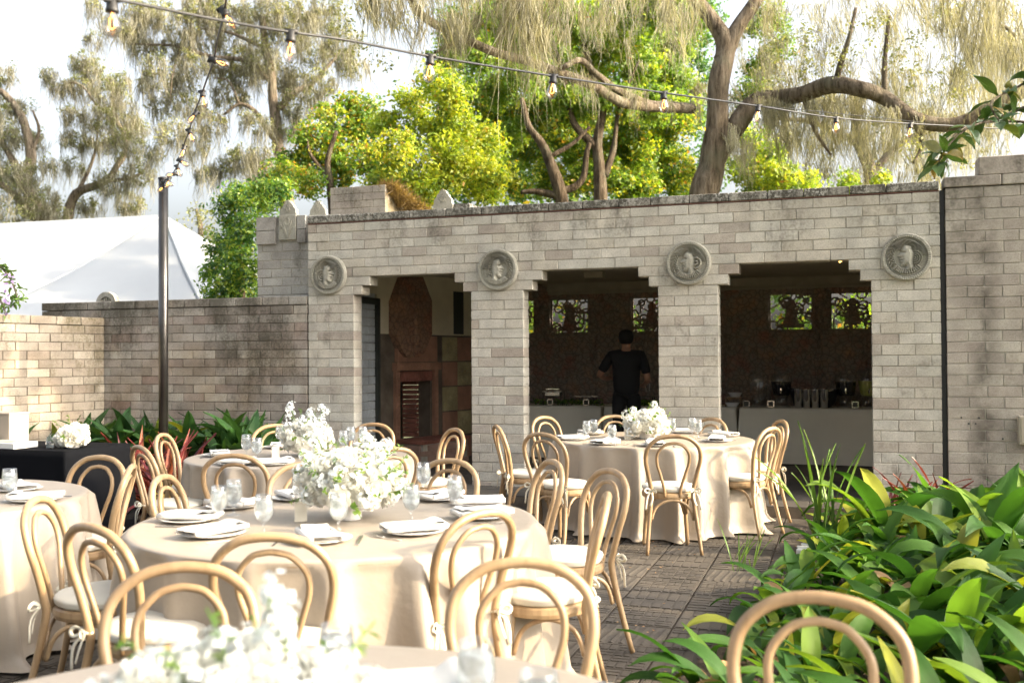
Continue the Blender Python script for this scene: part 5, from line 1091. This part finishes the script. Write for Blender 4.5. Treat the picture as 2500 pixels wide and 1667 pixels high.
# ------------------------------------------------------------------ black side table and what is on it
KT = Vector((-3.58, 7.98, 0))
def BT(u, v, z=0): return KT - E_*u + N_*v + Vector((0, 0, z))
bt = thing('side_table', BT(.9, .38), 0, 'rectangular table under a black cloth at the far left', 'table')
m = MB(); m.box(Vector((0, 0, .735)), (1.76, .74, .03), FROT); inst('tabletop', m.mesh('tabletop', M_wood), bt)
for u in (-.8, .8):
    for v in (-.3, .3): inst('leg', leg_me, bt, E_*u+N_*v)
def box_cloth(L, W, H, seed, org, X, Y, matl, flare=.02, nf=1.0):
    r = random.Random(seed); per = []; n = 220
    tot = 2*(L+W)
    for i in range(n):
        s_ = tot*i/n
        if s_ < L: p = (s_-L/2, -W/2, 0, -1)
        elif s_ < L+W: p = (L/2, s_-L-W/2, 1, 0)
        elif s_ < 2*L+W: p = (L/2-(s_-L-W), W/2, 0, 1)
        else: p = (-L/2, W/2-(s_-2*L-W), -1, 0)
        per.append(p)
    V = []; F = []; nz = 12
    for i, (x, y, nx, ny) in enumerate(per):
        cr_ = max(0, 1-min(abs(abs(x)-L/2)+abs(abs(y)-W/2), .1)/.1); dx, dy = (nx, ny); 
        if cr_ > 0: dx, dy = (math.copysign(.8, x), math.copysign(.8, y))
        w_ = .5+.5*math.sin(i*.55+seed)+.5*math.sin(i*.21)
        for k in range(nz+1):
            t = k/nz; o = flare*t+(.012*nf*w_+.05*cr_)*t; V.append(org + X*(x+dx*o) + Y*(y+dy*o) + Vector((0, 0, H*(1-t)+.008*t)))
    for i in range(n):
        for k in range(nz): a, b = i*(nz+1)+k, ((i+1) % n)*(nz+1)+k; F.append((a, a+1, b+1, b))
    F.append(tuple(i*(nz+1) for i in range(n))); me = bpy.data.meshes.new('cloth'); me.from_pydata(V, [], F); me.materials.append(matl); me.polygons.foreach_set('use_smooth', [True]*(len(F)-1)+[False]); me.update(); return me
o = BT(.9, .38); prop(inst('tablecloth', box_cloth(1.8, .76, .765, 2, Vector((0, 0, 0)), E_, N_, M_blackcloth), None, o), 'black tablecloth hanging to the ground over the side table', 'tablecloth')
m = MB(); m.box((0, 0, .13), (.36, .22, .26), FROT, bev=.004); m.box(E_*.0+Vector((0, 0, .268)), (.37, .23, .02), FROT, bev=.003); m.box(Vector((-.04, -.115, .08)), (.13, .003, .13), FROT)
cb = thing('card_box', BT(1.06, .42, .765), 0, 'pale cardboard card box standing on the black table', 'box'); inst('box_body', m.mesh('box_body', M_paperbox if 'M_paperbox' in globals() else M_cloth), cb)
wf = thing('shadow_frame', BT(.74, .16, .765), 0, 'flat white box frame lying on the black table', 'frame'); m = MB(); m.box((0, 0, .025), (.42, .24, .05), FROT-.1, bev=.004); inst('frame_body', m.mesh('frame_body', M_white), wf); m = MB(); m.box((0, 0, .0515), (.30, .15, .003), FROT-.1); inst('picture', m.mesh('picture', M_ceil), wf)
jr = thing('glass_jar', BT(.345, .20, .765), 0, 'small ribbed glass jar with lid on the black table', 'jar'); m = MB(); m.lathe([(.028, 0), (.034, .004), (.034, .055), (.028, .066), (.028, .07), (.026, .066), (.031, .054), (.031, .006)], 20); inst('jar_body', m.mesh('jar_body', M_glass, True), jr); m = MB(); m.lathe([(.031, .07), (.033, .078), (.02, .092), (.008, .096), (.011, .104), (.006, .112)], 16); inst('lid', m.mesh('lid', M_glass, True), jr); m = MB(); m.lathe([(.026, .004), (.028, .035), (.001, .036)], 12); inst('water', m.mesh('water', M_ice), jr)
arrangement(BT(.18, .28, .765), .24, .17, 40, 6, 5, 'low bunch of white roses on the black side table', 7, (), 'flowers')
# ------------------------------------------------------------------ buffet inside the pavilion
BO = 3.05; BTOP = .815
def BF(xpx, off, z=BTOP): return fp(sx(xpx, off, 985), z, off)
def buffet(x0, x1, o0, lab, seed, foot=.1):
    s0, s1 = sx(x0, o0, 1000), sx(x1, o0, 1000); c = fp((s0+s1)/2, foot, o0+.38); t = thing('buffet_table', c, 0, lab, 'table', 'buffet tables'); L = s1-s0
    m = MB(); m.box((0, 0, .69), (L-.05, .7, .03), FROT); inst('tabletop', m.mesh('tabletop', M_wood), t)
    for u in (-1, 1):
        for v in (-.3, .3): inst('leg', leg_me, t, E_*u*(L/2-.1)+N_*v, (0, 0, 0), (1, 1, .95))
    prop(inst('tablecloth', box_cloth(L, .76, BTOP-foot, seed, Vector((0, 0, 0)), E_, N_, M_sage, .015, .7), None, c), lab.replace('table', 'tablecloth').replace('under a sage cloth', 'of sage linen'), 'tablecloth', 'sage tablecloths')
buffet(1200, 1466, BO, 'long buffet table under a sage cloth left of the person', 1)
buffet(1476, 1796, BO+.03, 'long buffet table under a sage cloth behind the person', 5)
buffet(1806, 2200, BO-.02, 'long buffet table under a sage cloth below the drink dispensers', 9)
def put(nm, off, xpx, parts, lab, cat, group=None, z=BTOP, rz=0, sc=1.0):
    t = thing(nm, BF(xpx, off, z), FROT+rz, lab, cat, group)
    for n_, me in parts: inst(n_, me, t, scale=(sc,)*3)
    return t
# chafing dish
m = MB(); m.box((0, 0, .155), (.22, .16, .06), bev=.008); pan = m.mesh('water_pan', M_steel)
m = MB(); m.box((0, 0, .19), (.30, .2, .012), bev=.003); rim = m.mesh('rim', M_steel)
m = MB(); m.box((0, 0, .225), (.21, .16, .03), bev=.012); lid = m.mesh('lid', M_chrome)
m = MB(); [m.tube([(sxx*.13, syy*.09, 0), (sxx*.13, syy*.09, .19)], .005, 6) for sxx in (-1, 1) for syy in (-1, 1)]; m.tube([(-.13, -.09, .04), (.13, -.09, .04)], .004, 6); std = m.mesh('stand', M_black)
m = MB(); m.box((-.06, -.102, .185), (.03, .006, .012)); m.box((0.02, -.102, .185), (.03, .006, .012)); hd = m.mesh('handle', M_lampoff if 'M_lampoff' in globals() else M_wood)
put('chafing_dish', BO+.38, 1352, [('water_pan', pan), ('rim', rim), ('lid', lid), ('stand', std), ('handle', hd)], 'steel chafing dish on the buffet left of the person', 'chafing dish', 'buffet ware')
m = MB(); m.box((0, 0, .125), (.34, .22, .012), bev=.003); ftr = m.mesh('tray', M_steel); m = MB(); [m.tube([(sxx*.1, syy*.07, 0), (sxx*.1, syy*.07, .125)], .006, 6) for sxx in (-1, 1) for syy in (-1, 1)]; fst = m.mesh('stand', M_black)
put('serving_tray', BO+.36, 1436, [('tray', ftr), ('stand', fst)], 'flat steel serving tray on a low stand left of the person', 'tray', 'buffet ware')
m = MB(); m.box((0, 0, .006), (.30, .18, .012), bev=.003); put('serving_tray', BO+.2, 1432, [('tray', m.mesh('tray', M_steel))], 'thin steel tray lying flat on the buffet front', 'tray', 'buffet ware')
put('serving_tray', BO+.38, 1578, [('tray', ftr), ('stand', fst)], 'steel serving tray right of the person, half hidden by the pillar', 'tray', 'buffet ware')
m = MB(); [m.box(c, d) for c, d in (((0, 0, .085), (.085, .012, .012)), ((0, 0, .012), (.085, .012, .012)), ((-.037, 0, .05), (.012, .012, .08)), ((.037, 0, .05), (.012, .012, .08)))]; sgf = m.mesh('sign_frame', M_steel); m = MB(); m.box((0, .003, .05), (.066, .004, .066)); sgc = m.mesh('card', M_soot)
for x, l in ((1343, 'below the chafing dish'), (1431, 'in front of the serving tray'), (1822, 'beside the wooden riser'), (1882, 'below the first dark drink dispenser'), (2088, 'below the right hand dark drink dispenser')):
    put('sign_holder', BO+.12, x, [('sign_frame', sgf), ('card', sgc)], 'small silver sign holder '+l, 'sign', 'buffet sign holders')
# greenery garland on the buffet
r = random.Random(4); m = MB(); 
V = []; F = []; T = []
for k in range(700):
    xx = r.choice([r.uniform(1300, 1470), r.uniform(1545, 1610)]); p = BF(xx, BO+r.uniform(.15, .6))+Vector((0, 0, r.uniform(0, .06))); d = Vector([r.uniform(-1, 1), r.uniform(-1, 1), r.uniform(-.2, 1)]).normalized()*.045; u = d.orthogonal().normalized()*.012
    i = len(V); V += [p, p+d*.5+u, p+d, p+d*.5-u]; F.append((i, i+1, i+2, i+3)); T += [r.random()]*4
prop(inst('garland', fast_mesh('garland', V, F, M_dgreen, T), None), 'dark leafy garland lying along the buffet', 'garland', kind='stuff')
bowl = MB().lathe([(.06, 0), (.065, .01), (.095, .055), (.1, .06), (.092, .055), (.06, .012), (.01, .01)], 24, sy=.8).mesh('bowl_body', M_white, True)
put('serving_bowl', BO+.22, 1788, [('bowl_body', bowl)], 'white oval bowl on the cloth under the wooden riser', 'bowl', 'white buffet bowls')
m = MB(); m.box((0, 0, .12), (.20, .26, .012)); [m.box((sxx*.095, 0, .06), (.012, .25, .12)) for sxx in (-1, 1)]; m.box((0, 0, .095), (.19, .01, .014)); put('wooden_riser', BO+.40, 1791, [('riser_body', m.mesh('riser_body', M_wood))], 'small wooden riser at the left end of the drinks buffet', 'riser')
put('serving_bowl', BO+.38, 1795, [('bowl_body', bowl)], 'white oval bowl standing on top of the wooden riser', 'bowl', 'white buffet bowls', z=BTOP+.127)
dgl = MB().lathe([(.085, .13), (.095, .15), (.118, .30), (.112, .36), (.075, .385), (.072, .395)], 24, cap=False).mesh('jar', M_glass, True); dlid = MB().lathe([(.078, .395), (.08, .402), (.03, .418), (.012, .422), (.02, .438), (.01, .446)], 20).mesh('lid', M_glass, True)
dbase = MB().lathe([(.10, 0), (.10, .008), (.075, .02), (.07, .11), (.088, .128)], 20, cap=False).mesh('base', M_glass, True)
m = MB(); m.tube([(0, -.09, .19), (0, -.135, .188), (0, -.14, .16)], .009, 8); m.box((0, -.13, .205), (.012, .012, .03)); m.lathe([(.015, .0), (.015, .012)], 10, (0, -.1, .183)); tap = m.mesh('tap', M_chrome)
def liq(mt, top): 
    f = (top-.13)/.17; return MB().lathe([(.002, .135), (.083, .135), (.093, .15), (lerp(.093, .116, f), top), (.002, top)], 22, cap=False).mesh('drink', mt, True)
for x, mt, top, l in ((1852, None, 0, 'empty clear drink dispenser, leftmost on the buffet'), (1908, M_tea, .29, 'glass drink dispenser of dark tea left of the steel cups'), (2065, M_tea, .29, 'glass drink dispenser of dark tea right of the steel cups'), (2122, M_lemon, .30, 'glass drink dispenser of pale lemonade beside the right pillar')):
    ps = [('jar', dgl), ('lid', dlid), ('base', dbase), ('tap', tap)] + ([('drink', liq(mt, top))] if mt else [])
    put('drink_dispenser', BO+.36, x, ps, l, 'drink dispenser', 'drink dispensers', sc=1.15)
m = MB(); m.lathe([(.15, 0), (.20, .02), (.24, .17), (.235, .175), (.19, .02)], 30, sy=.8); tub = m.mesh('tub', M_black, True); m = MB(); c_ = [(.245*math.cos(a), .196*math.sin(a), .175+.02*math.cos(2*a)) for a in np.linspace(0, 2*PI, 40)]; m.tube(c_, .008, 6, cap=False); tr_ = m.mesh('tub_rim', M_chrome, True)
put('ice_tub', BO+.42, 1987, [('tub', tub), ('tub_rim', tr_)], 'wide black ice tub with a bright curved rim behind the steel cups', 'tub', sc=1.3)
cup = MB().lathe([(.028, 0), (.030, .003), (.040, .165), (.041, .168), (.038, .165), (.028, .01)], 18).mesh('cup_body', M_chrome, True)
for k, x in enumerate((1949, 1969, 1990, 2012)): put('steel_cup', BO+.15, x, [('cup_body', cup)], ['tall polished steel cup, leftmost of the four', 'tall polished steel cup, second from left of the four', 'tall polished steel cup, third from left of the four', 'tall polished steel cup, rightmost of the four'][k], 'cup', 'steel cups', sc=1.45)
# ------------------------------------------------------------------ person at the buffet
def skin(nm, verts, edges, mat_, parent, sub=2, smooth=True):
    me = bpy.data.meshes.new(nm); me.from_pydata([v[:3] for v in verts], edges, []); o = bpy.data.objects.new(nm, me); COL.objects.link(o)
    sm_ = o.modifiers.new('s', 'SKIN'); sm_.use_smooth_shade = True
    for i, v in enumerate(verts):
        rr = v[3] if isinstance(v[3], tuple) else (v[3], v[3]); me.skin_vertices[0].data[i].radius = rr; me.skin_vertices[0].data[i].use_root = (i == 0)
    ss = o.modifiers.new('u', 'SUBSURF'); ss.levels = sub; ss.render_levels = sub
    bpy.context.view_layer.update(); dg = bpy.context.evaluated_depsgraph_get(); em = bpy.data.meshes.new_from_object(o.evaluated_get(dg)); bpy.data.objects.remove(o); em.materials.clear(); em.materials.append(mat_)
    return inst(nm, em, parent)
per = thing('person', (1.47, 12.82, .12), FROT+.2, 'person in black short sleeved shirt and black trousers facing the buffet, back to camera', 'person')
V = [(0, 0, .96, (.09, .06)), (0, 0, 1.10, (.10, .07)), (0, .01, 1.27, (.11, .07)), (0, 0, 1.40, (.10, .06)), (0, -.01, 1.45, .056), (0, .01, 1.49, .054), (0, .01, 1.56, (.072, .085)), (0, .0, 1.64, (.078, .092)), (0, .0, 1.695, (.062, .07)),
     (-.185, 0, 1.385, .062), (-.27, -.01, 1.25, .052), (-.345, .0, 1.14, .045), (-.29, .13, 1.09, .037), (-.18, .26, 1.09, .027), (-.16, .33, 1.09, .033),
     (.185, 0, 1.385, .062), (.235, -.04, 1.23, .052), (.27, -.04, 1.08, .045), (.25, .10, 1.03, .037), (.22, .24, 1.0, .027), (.215, .31, .99, .033),
     (-.09, 0, .84, .07), (-.105, -.01, .48, .062), (-.12, -.03, .10, .042), (-.12, .08, .04, .035), (.09, 0, .84, .07), (.10, .01, .48, .062), (.11, -.01, .10, .042), (.12, .10, .04, .035)]
Ed = [(0, 1), (1, 2), (2, 3), (3, 4), (4, 5), (5, 6), (6, 7), (7, 8), (3, 9), (9, 10), (10, 11), (11, 12), (12, 13), (13, 14), (3, 15), (15, 16), (16, 17), (17, 18), (18, 19), (19, 20), (0, 21), (21, 22), (22, 23), (23, 24), (0, 25), (25, 26), (26, 27), (27, 28)]
skin('body', V, Ed, M_skin, per)
S = [(0, 0, .80, (.19, .14)), (0, 0, 1.08, (.185, .135)), (0, .01, 1.25, (.20, .145)), (0, 0, 1.38, (.20, .125)), (0, -.005, 1.475, .095), (-.19, 0, 1.385, .075), (-.27, -.01, 1.26, .068), (-.33, -.005, 1.165, .064), (.19, 0, 1.385, .075), (.235, -.04, 1.24, .068), (.262, -.045, 1.13, .066)]
skin('shirt', S, [(0, 1), (1, 2), (2, 3), (3, 4), (3, 5), (5, 6), (6, 7), (3, 8), (8, 9), (9, 10)], M_black_sh, per)
Tr = [(0, 0, 1.0, (.15, .115)), (-.092, 0, .82, .108), (-.108, -.01, .48, .08), (-.12, -.03, .12, .068), (.092, 0, .82, .108), (.10, .01, .48, .08), (.112, -.01, .12, .068)]
skin('trousers', Tr, [(0, 1), (1, 2), (2, 3), (0, 4), (4, 5), (5, 6)], M_black_sh, per)
Hh = [(0, -.035, 1.52, (.088, .075)), (0, -.022, 1.595, (.108, .115)), (0, -.01, 1.67, (.104, .115)), (0, 0, 1.715, (.075, .085))]
skin('hair', Hh, [(0, 1), (1, 2), (2, 3)], M_hair, per)
for sg in (-1, 1):
    m = MB(); m.lathe([(.012, -.015), (.016, 0), (.012, .018)], 8, (sg*.096, .005, 1.58), .6); inst('ear', m.mesh('ear', M_skin, True), per)
    for q, (fx, ln) in enumerate(((-.026, .06), (-.009, .072), (.009, .068), (.025, .052))):
        b = Vector((-.16, .35, 1.09)) if sg < 0 else Vector((.215, .33, .99)); skin('finger', [(b.x+fx, b.y-.01, b.z, .009), (b.x+fx, b.y+ln*.5, b.z+.004, .0085), (b.x+fx, b.y+ln*.85, b.z-.016, .0075), (b.x+fx, b.y+ln, b.z-.034, .006)], [(0, 1), (1, 2), (2, 3)], M_skin, per, 1)
    b = Vector((-.16, .35, 1.09)) if sg < 0 else Vector((.215, .33, .99)); skin('thumb', [(b.x-sg*.02, b.y-.02, b.z, .011), (b.x-sg*.045, b.y+.015, b.z-.006, .0095), (b.x-sg*.05, b.y+.045, b.z-.012, .008)], [(0, 1), (1, 2)], M_skin, per, 1)
    m = MB(); m.box((sg*.115, .045, .035), (.095, .27, .07), bev=.02); inst('shoe', m.mesh('shoe', M_black), per)
cw = Vector((1.47, 12.82, 0)) + Matrix.Rotation(FROT, 3, 'Z') @ Vector((.235, .22, 0)); t = thing('steel_cup', (cw.x, cw.y, .1+.94), 0, 'small steel cup held in the right hand of the person', 'cup'); inst('cup_body', cup, t, scale=(.8, .8, .6))
# ------------------------------------------------------------------ leafy plants
def blade(seed, L=.55, W=.055, droop=.5, stem=.12, twist=0, n=9):
    r = random.Random(seed); V = []; F = []; UV = []; p = Vector((0, 0, 0)); a = r.uniform(.05, .2); prev = None; cols = 5
    for i in range(n+1):
        t = i/n; a += droop*(.3+1.5*t)/n*1.3; d = Vector((math.sin(a), 0, math.cos(a))); 
        if i: p = p + d*L/n
        q = max(0, (t-stem)/(1-stem)); w_ = W*(math.sin(PI*min(1, q**.72))**.85 if q > 0 else .07); w_ = max(w_, .003 if i < n else .001)
        tw = twist*t; sd = Vector((0, math.cos(tw), 0)) + Vector((math.cos(a), 0, -math.sin(a)))*math.sin(tw); nm = Vector((-math.cos(a), 0, math.sin(a)))
        for j in range(cols):
            s_ = j/(cols-1)*2-1; V.append(p + sd*w_*s_ + nm*(w_*.32*abs(s_)+.004*math.sin(9*t+3*s_+seed))); UV.append((s_*1.2, t*.15))
    for i in range(n):
        for j in range(cols-1): F.append((i*cols+j, (i+1)*cols+j, (i+1)*cols+j+1, i*cols+j+1))
    return V, F, UV
def blade_mesh(nm, mt, *a, **k):
    V, F, UV = blade(*a, **k); me = bpy.data.meshes.new(nm); me.from_pydata(V, [], F); me.materials.append(mt); uv = me.uv_layers.new(name='UVMap')
    for l in me.loops: uv.data[l.index].uv = UV[l.vertex_index]
    me.polygons.foreach_set('use_smooth', [True]*len(F)); me.update(); return me
def leafset(mt, L, W, n=8, dr=(.2, 1.2), stem=.12, s0=0, tw=.5): return [blade_mesh('leaf', mt, s0+k, L*random.uniform(.85, 1.15), W*random.uniform(.85, 1.15), lerp(dr[0], dr[1], k/(n-1)), stem, random.uniform(-tw, tw)) for k in range(n)]
ASP = leafset(M_asp, .62, .062, 16, (.4, 2.2), .14, 0, .9); ASPD = leafset(M_asp_d, .60, .058, 8, (.1, 1.1), .18, 30, .8)
TI = leafset(M_ti, .42, .015, 8, (.1, 1.1), .05, 60, .6); CRO = leafset(M_crot, .30, .035, 4, (.2, 1.0), .1, 80); STR = leafset(M_strap, .75, .012, 4, (.1, .5), .02, 90, .3); DEAD = leafset(M_dead, .40, .035, 3, (1.0, 1.9), .1, 100, 1.5); YEL = leafset(M_yel, .40, .045, 4, (.2, .9), .1, 110)
def plant(nm, loc, sets, n, lab, cat='plant', group=None, lean=(.1, .8), sc=(.8, 1.2), seed=0, bias=None):
    r = random.Random(seed); t = thing(nm, loc, 0, lab, cat, group); nd_ = ny_ = 0
    for k in range(n):
        me = r.choice(r.choice(sets)); az = r.uniform(0, 2*PI) if bias is None else bias+r.gauss(0, 1.1); s_ = r.uniform(*sc)
        nd_ += me in DEAD; ny_ += me in YEL
        inst('leaf', me, t, (r.uniform(-.09, .09), r.uniform(-.09, .09), -.01), (0, r.uniform(*lean), az), (s_,)*3)
    if group: t['label'] = lab + (' with dry and yellow leaves' if nd_ and ny_ else ' with several dry leaves' if nd_ > 2 else ' with a dry leaf' if nd_ else ' with yellow leaves' if ny_ > 1 else ' with a yellow leaf' if ny_ else '')
    return t
# right bed
bed = MB(); pts = [(.45, 3.0), (.66, 4.3), (1.32, 5.7), (2.0, 7.0), (2.55, 8.3), (2.95, 8.85), (6.2, 7.9), (5.5, 3.0), (3, 2.2)]
bed.prism([(x, y) for x, y in pts], -.01, .05); bed.obj('planting_bed', M_soil, kind='structure')
def edge(y): 
    for (xa, ya), (xb, yb) in zip(pts[:5], pts[1:6]):
        if ya <= y <= yb: return lerp(xa, xb, (y-ya)/(yb-ya))
    return .7
r = random.Random(21); k = 0; y = 3.0; GB = 'broad leaved plants in the right hand bed'
labs = ['broad leaved green plant in the right hand bed, among many alike']
while y < 8.7:
    x = edge(y)+.22
    while x < min(y*.53+.35, 5.2):
        px, py = x+r.uniform(-.1, .1), y+r.uniform(-.1, .1); sets = [ASP]*6 + ([DEAD] if r.random() < .5 else []) + ([YEL] if r.random() < .15 else [])
        big = 1.0 if py > 3.6 else .8
        big = 1.0 if px > edge(py)+.9 else .74
        fx = px/py; zone = ('at the pavement' if px < edge(py)+.4 else 'at the right edge' if fx > .46 else 'right of centre' if fx > .38 else 'mid bed') + (', by the walls' if py > 8.0 else ', behind the strap leaves' if py > 7.2 else ', near the strap leaves' if py > 6.2 else ', halfway along' if py > 5.3 else ', in the nearer half' if py > 4.5 else ', behind the closest hoop' if py > 3.7 else ', in the bottom corner')
        plant('aspidistra_plant', (px, py, .05), sets, 12 if py > 4 else 11, 'leafy plant '+zone, 'plant', GB, (.05, .8), (.62*big*(1.22 if px > py*.36 and py > 4.6 else 1), 1.0*big*(1.22 if px > py*.36 and py > 4.6 else 1)), k); k += 1; x += .36
    y += .34
plant('strap_leaf_plant', (*atz(2010, 1330, .05).xy, .05), [STR], 15, 'tall thin strap leaves standing up at the left edge of the right bed', 'plant', None, (0, .25), (.9, 1.35), 3)
plant('strap_leaf_plant', (*atz(1815, 1385, .05).xy, .05), [STR], 12, 'short pale strap leaves beside the right table chair legs', 'plant', None, (.1, .5), (.3, .55), 4)
for i, (x, y, z) in enumerate(((2270, 1150, 0), (2180, 1140, 0), (2225, 1160, 0))): plant('cordyline_plant', (*at(x, y, 9.0-.1*i).xy, .05), [TI], 14, ['burgundy cordyline in front of the wall joint', 'burgundy cordyline left of the wall joint by the pillar foot', 'low burgundy cordyline between two others at the wall joint'][i], 'plant', None, (.1, .7), (.9, 1.3), 30+i)
tl_ = at(2160, 1120, 7.6); plant('aspidistra_plant', (tl_.x, 7.6, .05), [ASP], 10, 'taller broad leaved plant reaching up before the last pillar', 'plant', None, (0, .25), (1.1, 1.35), 77)
tl_ = at(2440, 1120, 6.6); plant('aspidistra_plant', (tl_.x, 6.6, .05), [ASP], 10, 'tall broad leaved plant in front of the right wall', 'plant', None, (0, .3), (1.15, 1.4), 78)
# left bed
bl = MB(); bl.prism([(p.x, p.y) for p in (fp(-5.05, 0, 0), fp(-5.6, 0, -1.9), fp(-4.5, 0, -2.2), fp(-2.6, 0, -.9), fp(-2.1, 0, 0))], -.01, .08); bl.obj('planting_bed', M_soil, kind='structure')
k = 0; r = random.Random(5)
for i in range(15):
    for j in range(2):
        s_ = -5.25+i*.205+r.uniform(-.05, .05); o_ = -.28-j*.36+r.uniform(-.06, .06)
        if s_ > -2.45: continue
        sets = [ASPD]*6 + ([YEL] if r.random() < .35 else []); plant('aspidistra_plant', fp(s_, .28, o_), sets, 13, ('dark leafy plant '+('against' if j == 0 else 'before')+' the left wall, '+('by the wall corner' if i < 2 else 'behind the black table' if i < 4 else 'just left of the pole' if i < 5 else 'behind the pole' if i < 6 else 'just right of the pole' if i < 8 else 'left of the hidden chair' if i < 10 else 'behind the back left table' if i < 12 else 'near the pavilion')), 'plant', 'broad leaved plants along the left wall', (0, .75), (.85, 1.35), 200+k); k += 1
for i, s_ in enumerate((-5.15, -5.5, -5.8)): plant('aspidistra_plant', CL+DL*(.5+i*.5)-NL*.25+Vector((0, 0, .25)), [ASPD]*3+[YEL], 10, ['dark broad leaved plant in the corner of the two left walls', 'yellow tipped broad leaved plant behind the card box', 'broad leaved plant beside the far left card box edge'][i], 'plant', None, (0, .6), (.8, 1.15), 240+i)
for i, (x, d, n) in enumerate(((330, 9.6, 20), (365, 9.2, 22), (410, 9.0, 24), (440, 9.6, 20), (300, 9.9, 14))):
    plant('cordyline_plant', (at(x, 1000, d).x, d, .08), [TI], n+14, ['burgundy cordyline left of the dark pole', 'burgundy cordyline with orange shoots behind the chair hoops', 'burgundy cordyline at the foot of the dark pole', 'burgundy cordyline right of the dark pole', 'sparse burgundy cordyline behind the corner of the black table'][i], 'plant', None, (0, .8), (1.3, 2.0), 300+i)
for i, (x, d) in enumerate(((475, 8.9), (455, 8.5), (500, 9.2))): plant('croton_plant', (at(x, 1000, d).x, d, .05), [YEL, CRO], 16, ['yellow green croton left of the back left table', 'croton with orange leaves low beside the chair', 'yellow croton touching the back left tablecloth'][i], 'plant', None, (0, .9), (.9, 1.5), 320+i)
# magnolia sprays reaching in from the upper right
MAG = leafset(M_magn, .15, .030, 5, (.1, .8), .08, 130, .5)
def spray(lab, pts, d, n, seed, nm='magnolia_branch', sets=None, sc=(.8, 1.3)):
    t = thing(nm, at(pts[0][0], pts[0][1], d), 0, lab, 'branch'); c = cr([at(x, y, d+.3*math.sin(i)) for i, (x, y) in enumerate(pts)], 6); m = MB(); m.tube([p for p in c], [lerp(.012, .003, i/len(c)) for i in range(len(c))], 6); wput('twig', m.mesh('twig', M_bark, True), t); r = random.Random(seed)
    for k in range(n):
        p = c[r.randint(len(c)//4, len(c)-1)]; inst('leaf', r.choice(sets or MAG), t, p-t.location+Vector([r.uniform(-.02, .02)]*3), (r.uniform(-1, 1), r.uniform(.5, 2.3), r.uniform(0, 6.3)), (r.uniform(*sc),)*3)
spray('magnolia branch hanging down to the wall top at upper right', [(2600, 200), (2500, 262), (2430, 290), (2370, 310), (2320, 350), (2290, 400)], 6.5, 30, 1)
spray('lower magnolia twig crossing the top of the right wall', [(2620, 330), (2520, 300), (2400, 300), (2330, 330), (2310, 400)], 6.8, 18, 2)
spray('magnolia twigs with glossy leaves at the right photo edge', [(2620, 120), (2540, 180), (2480, 215), (2420, 250), (2440, 300)], 6.0, 26, 3)
LIL = leafset(M_strap, .05, .009, 4, (.2, 1), .05, 140)
spray('leafy twig with purple flowers entering from the left edge', [(-60, 600), (-10, 640), (25, 680), (45, 735)], 6.0, 60, 4, 'flowering_branch', LIL, (.7, 1.3))
spray('leafy twig with purple flowers hanging lower at the left edge', [(-60, 700), (-20, 715), (5, 740), (15, 770)], 6.0, 36, 5, 'flowering_branch', LIL, (.7, 1.3))
m = MB(); r = random.Random(8)
for k in range(22):
    p = at(18+r.uniform(-12, 16), 690+r.uniform(-20, 80), 6.0+r.uniform(-.05, .05)); d = Vector([r.uniform(-1, 1) for _ in range(3)]).normalized()*.014; u = d.orthogonal()*.6; m.t = r.random(); m.add([p-d, p+u, p+d, p-u], [(0, 1, 2, 3)])
prop(inst('flower_cluster', m.mesh('flower_cluster', M_purple), None), 'hanging cluster of purple blossoms at the left edge above the ochre wall', 'flowers')
# white ridged edging beside the right bed
pe_ = atz(1985, 1335, .05); t = thing('bed_edging', (pe_.x, pe_.y, 0), 0, 'low white ridged edging block beside the right table, at the bed corner', 'edging'); m = MB(); dd = (atz(2045, 1262, .15)-atz(1925, 1330, .15))*.45; L = dd.length
rzz = math.atan2(dd.y, dd.x); m.box((0, 0, .045), (L, .08, .09), rzz, bev=.01); inst('edging_block', m.mesh('edging_block', M_white), t); m = MB()
for k in range(6): m.box(Matrix.Rotation(rzz, 3, 'Z') @ Vector((L*(-.42+k*.17), 0, .095)), (.02, .09, .015), rzz, bev=.004)
inst('ridge', m.mesh('ridge', M_white), t)
# electrical box at the right photo edge
t = thing('utility_box', fp(sx(2520, -.03, 1047), zz(2520, 1050, -.03), -.06), 0, 'pale grey utility box on the right wall at the photo edge', 'box'); m = MB(); m.box((0, 0, 0), (.24, .08, .26), FROT, bev=.006); inst('housing', m.mesh('housing', M_ceil), t); m = MB(); m.box(-N_*.043, (.20, .006, .22), FROT); inst('door', m.mesh('door', M_ceil), t); m = MB(); m.tube([(-.04, -.02, -.13), (-.04, -.02, -.9)], .014, 8); inst('conduit', m.mesh('conduit', M_ceil), t)
# fallen leaves on the pavement
r = random.Random(6); V = []; F = []; T = []
for k in range(420):
    x, y = r.uniform(-3, 3), r.uniform(2.6, 9.6); p = Vector((x, y, .004)); a = r.uniform(0, 6.28); s_ = r.uniform(.008, .022); d = Vector((math.cos(a), math.sin(a), r.uniform(0, .3)))*s_; u = Vector((-math.sin(a), math.cos(a), 0))*s_*.45
    i = len(V); V += [p-d*.5+Vector((0, 0, .004)), p+u, p+d, p-u]; F.append((i, i+1, i+2, i+3)); T += [r.random()]*4
prop(inst('fallen_leaves', fast_mesh('fallen_leaves', V, F, M_dead, T), None), 'small dry leaves scattered over the pavement', 'leaves', kind='stuff')
